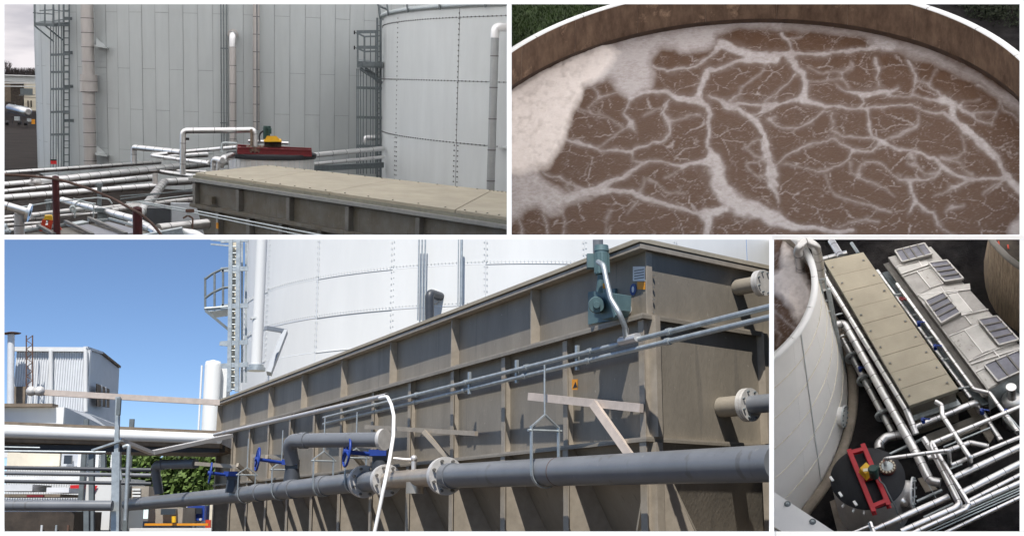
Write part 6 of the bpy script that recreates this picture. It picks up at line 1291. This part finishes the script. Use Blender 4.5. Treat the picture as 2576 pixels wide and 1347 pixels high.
for p in ((950, 48), (1022, 75), (1012, 155)): part(t, 'orange_tie', MB().bar(S7(p, zS), S7((p[0] + 6, p[1] + 28), zS), .05, .05), 'ladder_red')
# ---- round vessel with red frame
VZ = -37.0; pv = [Z4(p, VZ) for p in ((275, 1085), (600, 1080), (430, 948), (475, 1228), (330, 985), (330, 1195))]; vc4, vr4 = fitc(pv); vc4.z = VZ
t = thing(b, 'mixing_vessel', 'round silver vessel with black top beside the white tank', 'vessel', V((vc4.x, vc4.y, GZ4)))
part(t, 'top_disc', MB().lathe((vc4.x, vc4.y, 0), [(vr4, VZ - .05), (vr4, VZ), (.01, VZ + .02)], 64), 'rubber'); part(t, 'shell', MB().lathe((vc4.x, vc4.y, 0), [(vr4 * .985, GZ4), (vr4 * .985, VZ - .04)], 64), 'stainless_light')
for p in ((625, 540), (715, 698), (865, 788)): q = b.Z(d6(*p), VZ + .05); part(t, 'lug', MB().box(q, (.09, .2, .06), (V((.9, .4, 0)), V((-.4, .9, 0)), UP)), 'white')
for p in ((715, 825), (822, 893), (945, 905)):
    q = b.Z(d6(*p), VZ - .1); d = V((q.x - vc4.x, q.y - vc4.y, 0)).normalized(); q = V((vc4.x, vc4.y, VZ - .18)) + d * vr4; part(t, 'lug', MB().box(q, (.05, .22, .1), (V((-d.y, d.x, 0)), d, UP)), 'white')
q = b.Z(d6(1405, 670), VZ - .7); d = V((q.x - vc4.x, q.y - vc4.y, 0)).normalized(); q = V((vc4.x, vc4.y, VZ - .75)) + d * (vr4 + .18)
mw = part(t, 'manway', MB().cyl(q - d * .35, q, .42, n=28), 'stainless_light'); part(mw, 'flange', MB().disc(q, d, .36, .56, .06, 28), 'white'); part(mw, 'cover', MB().cyl(q - d * .05, q + d * .01, .37, n=24), 'blackm')
for k in range(10): a = 2 * pi * k / 10; s_ = V((-d.y, d.x, 0)); part(mw, 'bolt', MB().cyl(q + (s_ * cos(a) + UP * sin(a)) * .5, q + (s_ * cos(a) + UP * sin(a)) * .5 + d * .09, .04, n=6), 'galv')
mat('frame_red', (.42, .012, .022), .5, 0, var=.12, scale=3)
FZ = VZ + .28
t = thing(b, 'red_beam_frame', 'bright red steel frame lying across the black vessel top', 'beam frame', vc4)
def F6(x_, y_, z=FZ): return b.Z(d6(x_, y_), z)
for pa, pb in (((800, 240), (1055, 868)), ((940, 185), (1205, 800))):
    part(t, 'beam', MB().bar(F6(*pa), F6(*pb), .16, .03), 'frame_red'); part(t, 'beam_web', MB().bar(F6(*pa) - UP * .12, F6(*pb) - UP * .12, .04, .2), 'frame_red'); part(t, 'beam_flange', MB().bar(F6(*pa) - UP * .24, F6(*pb) - UP * .24, .16, .03), 'frame_red')
for pa, pb in (((815, 272), (965, 232)), ((925, 545), (1085, 500)), ((905, 470), (1055, 430)), ((1040, 815), (1185, 755))): part(t, 'cross_member', MB().bar(F6(*pa) - UP * .05, F6(*pb) - UP * .05, .15, .14), 'frame_red')
t = thing(b, 'gear_motor', 'yellow gearbox with dark green motor on the red frame', 'motor', F6(975, 500))
z_ = FZ + .02; H = [F6(*p, z_) for p in ((900, 475), (985, 395), (1060, 470), (980, 560))]; tc4 = sum(H, V((0, 0, 0))) / 4
part(t, 'gearbox', MB().hexa(H + [tc4 + (q - tc4) * .72 + UP * .28 for q in H]), 'yellow'); part(t, 'gear_flange', MB().plate(H, (0, 0, .05)), 'yellow'); part(t, 'name_plate', MB().box(F6(968, 450, FZ + .31), (.16, .12, .02)), 'cream')
q = F6(1058, 512, FZ + .28); part(t, 'motor_body', MB().cyl(q, q + UP * .42, .16, n=20), 'green_motor'); part(t, 'fan_cover', MB().cyl(q + UP * .42, q + UP * .5, .175, .14, n=20), 'green_motor'); part(t, 'terminal_box', MB().box(q + V((.16, .1, .3)), (.14, .14, .2)), 'green_motor')
cbp = [F6(1060, 470, FZ + .3), F6(1110, 560, FZ + .1), F6(1160, 600, FZ + .05), F6(1200, 690, FZ), F6(1260, 800, VZ + .1), F6(1310, 930, VZ - .6), F6(1320, 1000, VZ - .7)]
solo(b, 'motor_cable', 'grey cable running from the green motor across the red frame', 'cable', MB().tube(fillet(cbp, .6), .022, 8), 'galv_dark')
q = F6(1190, 415, VZ + .22); t = thing(b, 'bolted_nozzle', 'round bolted nozzle cover on the black vessel top', 'flange', V((q.x, q.y, VZ)))
part(t, 'neck', MB().cyl(V((q.x, q.y, VZ + .01)), q - UP * .06, .24, n=24), 'red_steel'); part(t, 'flange', MB().cyl(q - UP * .06, q, .30, n=28), 'rust'); part(t, 'cover', MB().cyl(q + UP * .001, q + UP * .03, .2, n=24), 'galv')
for k in range(14): a = 2 * pi * k / 14; c_ = q + V((cos(a), sin(a), 0)) * .25; part(t, 'bolt', MB().cyl(c_, c_ + UP * .05, .035, n=6), 'cream')
solo(b, 'concrete_pad', 'tan concrete pad under the silver vessel', 'pad', MB().plate([b.Z(d6(*p), GZ4 + .02) for p in ((608, 778), (700, 742), (830, 1100), (690, 1100))], (0, 0, .06)), 'concrete_tan')
solo(b, 'concrete_pad', 'small square tan pad between vessel and rack', 'pad', MB().plate([b.Z(d6(*p), GZ4 + .02) for p in ((1500, 545), (1595, 520), (1700, 655), (1580, 682))], (0, 0, .06)), 'concrete_tan')
solo(b, 'trench_edge', 'tan concrete strip beyond the trough end', 'kerb', MB().plate([Z4(p, GZ4 + .02) for p in ((835, 712), (862, 705), (1005, 905), (985, 935))], (0, 0, .1)), 'concrete_tan'); solo(b, 'trench_edge', 'tan concrete slab under the trough end', 'kerb', MB().plate([Z4(p, GZ4 + .02) for p in ((700, 900), (960, 800), (985, 850), (720, 960))], (0, 0, .1)), 'concrete')
# ---- white roof corner at the bottom left
t = thing(b, 'roof_corner', 'white roof corner with screw heads in the lower left corner', 'roof', b.Z(d6(300, 1000), -30))
part(t, 'sheet', MB().plate([b.Z(d6(*p), -30) for p in ((-40, 620), (650, 1072), (760, 1150), (-40, 1200))], (0, 0, -.12)), 'tank_up')
for p in ((178, 795), (434, 975)): q = b.Z(d6(*p), -30); part(t, 'screw', MB().cyl(q, q + UP * .05, .06, .04, n=10), 'galv'); part(t, 'washer', MB().disc(q + UP * .01, UP, .03, .095, .02, 16), 'galv_dark')
part(t, 'sheet_joint', MB().bar(b.Z(d6(20, 1020), -29.98), b.Z(d6(130, 1090), -29.98), .04, .03), 'concrete')
# ---- pipes
def p4(label, pts, z, wpx, mt='clad', band=.62, f=c8, **k):
    P = [b.Z(f(q_[0], q_[1]), q_[2] if len(q_) > 2 else z) for q_ in pts]; s_ = {c8: .561, d6: .248, d7: .327}[f]
    return pipe(b, label, P, b.rad(P[0], wpx * s_), mt, band, bandw=.02, **k)
p4('insulated pipe hugging the left side of the tan lid', [(222, 125), (262, 205), (610, 775), (655, 890, -37.4)], -37.0, 27)
p4('thick insulated pipe from the white tank to the rack elbow', [(285, 405, -37), (335, 393), (640, 945), (718, 1100), (765, 1108)], -37.2, 37, bend=1.4)
x = p4('low insulated pipe with flanges left of the thick one', [(330, 470), (552, 885)], -38.3, 33, flanges=[(0, .32, .06)])
for f_, lab in ((.2, 0), (.45, 1), (.82, 2)): q = Z4((330, 470), -38.3).lerp(Z4((552, 885), -38.3), f_); part(x, 'pipe_clamp', MB().disc(q, Z4((552, 885), -38.3) - Z4((330, 470), -38.3), .2, .33, .1), 'galv')
p4('fat insulated elbow ending below the vessel', [(600, 888), (520, 905), (488, 935), (492, 960)], -38.2, 42, bend=1.4)
p4('pale pipe along the right side of the tan lid', [(480, 160), (900, 730)], -37.3, 19); p4('slim silver pipe between lid and stainless unit', [(568, 218), (915, 690), (985, 706), (1110, 880)], -36.9, 17, bend=2)
p4('insulated cross pipe in front of the trough end', [(640, 862), (925, 748), (945, 790, -38.4)], -37.4, 31); p4('thick pipe going down to the right of the cross pipe', [(935, 765), (1035, 920)], -38.0, 24)
p4('swan neck pipe rising from the trough end to the rack', [(742, 745), (770, 760), (772, 805), (898, 1000), (898, 1025, -37.4)], -36.5, 22, bend=1.6)
p4('white pipe across the upper part of the rack', [(745, 1000, -36.6), (718, 935), (1150, 757)], -36.5, 20, f=c8)
p4('thin white pipe from the bolted nozzle to the rack', [(1170, 400, -36.9), (1165, 338), (1815, 250), (1825, 410, -37.2)], -36.1, 40, f=d6, bend=1.5)
p4('pipe passing under the white pipes toward the trench', [(1600, 330), (2030, 175), (2220, 215)], -37.6, 62, f=d6)
p4('long insulated pipe leaving the upper rack toward bottom', [(1560, 130), (1700, 350), (1925, 800), (1870, 842), (1330, 1075)], -36.7, 64, f=d6, bend=1.3)
p4('slimmer insulated pipe beside it in the rack', [(1640, 165), (1730, 330), (2020, 800), (1985, 850), (1450, 1090)], -36.5, 46, f=d6, bend=1.3)
for i, (lab, xa, ya, xb, yb, w_, z) in enumerate((('uppermost rack pipe at the right edge', 1840, 402, 2640, 75, 44, -37), ('second rack pipe from the top at the right edge', 1870, 528, 2640, 170, 72, -37.1), ('third rack pipe from the top at the right edge', 1960, 680, 2640, 335, 78, -37.2), ('rack pipe passing under the two elbows', 1040, 1062, 1815, 722, 72, -37.3),
    ('fourth rack pipe from the top at the right edge', 2010, 770, 2640, 450, 48, -37.2), ('fifth rack pipe from the top at the right edge', 1400, 1085, 2640, 535, 58, -37.0), ('lowest white rack pipe at the right edge', 1780, 1085, 2640, 680, 40, -37.0), ('short rack pipe end at the bottom edge', 840, 1085, 1010, 1018, 34, -37.0))):
    p4(lab, [(xa, ya), (xb, yb)], z, w_, f=d6, phase=.3 + .13 * i % 1)
for i, (xa, ya, xb, yb) in enumerate(((1520, 1080, 2640, 585), (1570, 1085, 2640, 610), (1640, 1085, 2640, 640))): p4(['upper', 'middle', 'lower'][i] + ' of three thin conduits low in the rack', [(xa, ya), (xb, yb)], -37.0, 14, 'galv', None, f=d6, name='conduit', cat='conduit', n=8)
p4('upright silver pipe stub at the bottom edge', [(1015, 985), (1060, 1110)], -36.4, 50, f=d6, band=.5)
p4('silver elbow on the vessel side near the manway', [(1270, 715, -37.6), (1350, 770, -37.6), (1395, 850, -38.2)], -37.6, 95, f=d6, band=.3)
p4('bowed silver pipe coming out of the bottom edge', [(1430, 1100), (1440, 1045), (1500, 1020), (1700, 930)], -36.9, 46, f=d6, bend=1.6)
for lab, pa, pb, w_, f in (('galvanised strut from the vessel to the pipes', (1215, 290), (1570, 125), .07, d6), ('galvanised strut at the rack foot', (1490, 770), (1745, 655), .08, d6), ('thin rod crossing the pipes', (1290, 20), (1690, 745), .025, d6), ('galvanised strut under the rack elbows', (1560, 930), (1860, 790), .06, d6), ('galvanised rail beside the trench', (1760, 220), (2240, 20), .05, d6), ('galvanised strut right of the swan neck', (1830, 440), (1950, 390), .05, d6)):
    solo(b, 'strut', lab, 'strut', MB().bar(b.Z(f(*pa), -37.9), b.Z(f(*pb), -37.9), w_, w_), 'galv')
for i, p in enumerate(((405, 608), (688, 838), (952, 798), (742, 510), (668, 405), (1060, 800))):
    q = Z4(p, -37.0 if i else -37.9); lab = ['blue valve on the low pipe left of the thick pipe', 'blue valve in front of the trough end', 'blue valve below the cross pipe elbow', 'blue valve beside the tan lid, middle', 'blue valve beside the tan lid, upper', 'blue valve near the small silver tank'][i]
    x = thing(b, 'blue_valve', lab, 'valve', q); part(x, 'bonnet', MB().cyl(q, q + UP * .22, .07, n=12), 'blue'); part(x, 'hand_lever', MB().bar(q + UP * .24, q + V((.24, -.08, .24)), .04, .03), 'blue')
for i, (pa, pb) in enumerate((((555, 268), (590, 262)), ((640, 358), (670, 352)), ((770, 560), (815, 550)), ((845, 688), (895, 678)), ((700, 462), (735, 455)), ((285, 360), (325, 350)))):
    solo(b, 'pipe_support', ['support bar at the far end of the lid', 'support bar at the second lid panel', 'support bar at the lower lid panels', 'support bar at the near end of the lid', 'support bar at the middle of the lid', 'support bar left of the tan lid'][i], 'bracket', MB().bar(Z4(pa, -37.2), Z4(pb, -37.2), .05, .06), 'galv')
for i, p in enumerate(((590, 285), (612, 284))): x = solo(b, 'red_valve', ['red valve wheel between lid and stainless unit, left', 'red valve wheel between lid and stainless unit, right'][i], 'valve', MB().disc(Z4(p, -36.9), V((.3, .2, 1)), .05, .11, .04, 16).cyl(Z4(p, -36.9), Z4(p, -37.2), .03, n=8), 'red_steel')
q = Z4((1085, 740), -37.6); r = b.rad(q, 52)
t = thing(b, 'small_silo', 'small round silver tank with stack at the right edge', 'tank', V((q.x, q.y, GZ4))); part(t, 'shell', MB().lathe((q.x, q.y, 0), [(r, GZ4), (r, q.z), (r * .9, q.z + .12), (.02, q.z + .2)], 36), 'clad_dull'); part(t, 'stack', MB().cyl(q + UP * .1, q + UP * .75, r * .42, n=24), 'clad'); part(t, 'stack_cap', MB().cyl(q + UP * .75, q + UP * .8, r * .47, n=24), 'clad')
t = thing(b, 'cable_tray', 'galvanised cable tray at the right edge above the rack', 'tray', Z4((1050, 850), -37.3))
for pa, pb in (((1045, 815), (1110, 890)), ((1065, 805), (1130, 880))): part(t, 'side_rail', MB().bar(Z4(pa, -37.1), Z4(pb, -37.1), .05, .12), 'galv')
for k in range(7): part(t, 'rung', MB().bar(Z4((1047 + k * 10, 818 + k * 11), -37.1), Z4((1066 + k * 10, 808 + k * 11), -37.1), .05, .03), 'galv')
pipe(b, 'silver pipes at the far end of the tan lid', [Z4((275, 25), -37), Z4((318, 95), -37)], .15, 'clad', .6, bandw=.02); pipe(b, 'thin pipe leaving the far end of the lid', [Z4((365, 35), -37.5), Z4((395, 80), -37.5)], .07, 'galv', None); pipe(b, 'short cross pipe at the far end of the lid', [Z4((235, 108), -37.2), Z4((345, 78), -37.2)], .1, 'clad', .5, bandw=.02)
# ------------------------------------------------------------------ trim what runs into the dividing walls
bpy.context.view_layer.update()
for o in list(SC.objects):
    if o.type != 'MESH' or o not in BAYOF: continue
    if BAYOF[o] is WB and (o.get('kind') == 'structure' or (o.parent and o.parent.get('kind') == 'structure')): continue
    bb = [o.matrix_world @ V(c_) - CAM for c_ in o.bound_box]
    cut = [n_ for n_ in BAYOF[o].clip if any(q_.dot(n_) < 0 for q_ in bb)]
    if not cut: continue
    if any(all(q_.dot(n_) < 0 for q_ in bb) for n_ in cut):
        if not o.children: bpy.data.objects.remove(o)
        continue
    me = o.data.copy() if o.data.users > 1 else o.data
    o.data = me; bm = bmesh.new(); bm.from_mesh(me); mi = o.matrix_world.inverted()
    for n_ in cut:
        g_ = bm.verts[:] + bm.edges[:] + bm.faces[:]
        bmesh.ops.bisect_plane(bm, geom=g_, plane_co=mi @ CAM, plane_no=(mi.to_3x3() @ n_), clear_inner=True, dist=1e-6)
    bm.to_mesh(me); bm.free()
for o in list(SC.objects):
    if o.type == 'MESH' and not o.children and len(o.data.vertices) == 0: bpy.data.objects.remove(o)
for o in list(SC.objects):
    if o.type == 'EMPTY' and not o.children: bpy.data.objects.remove(o)
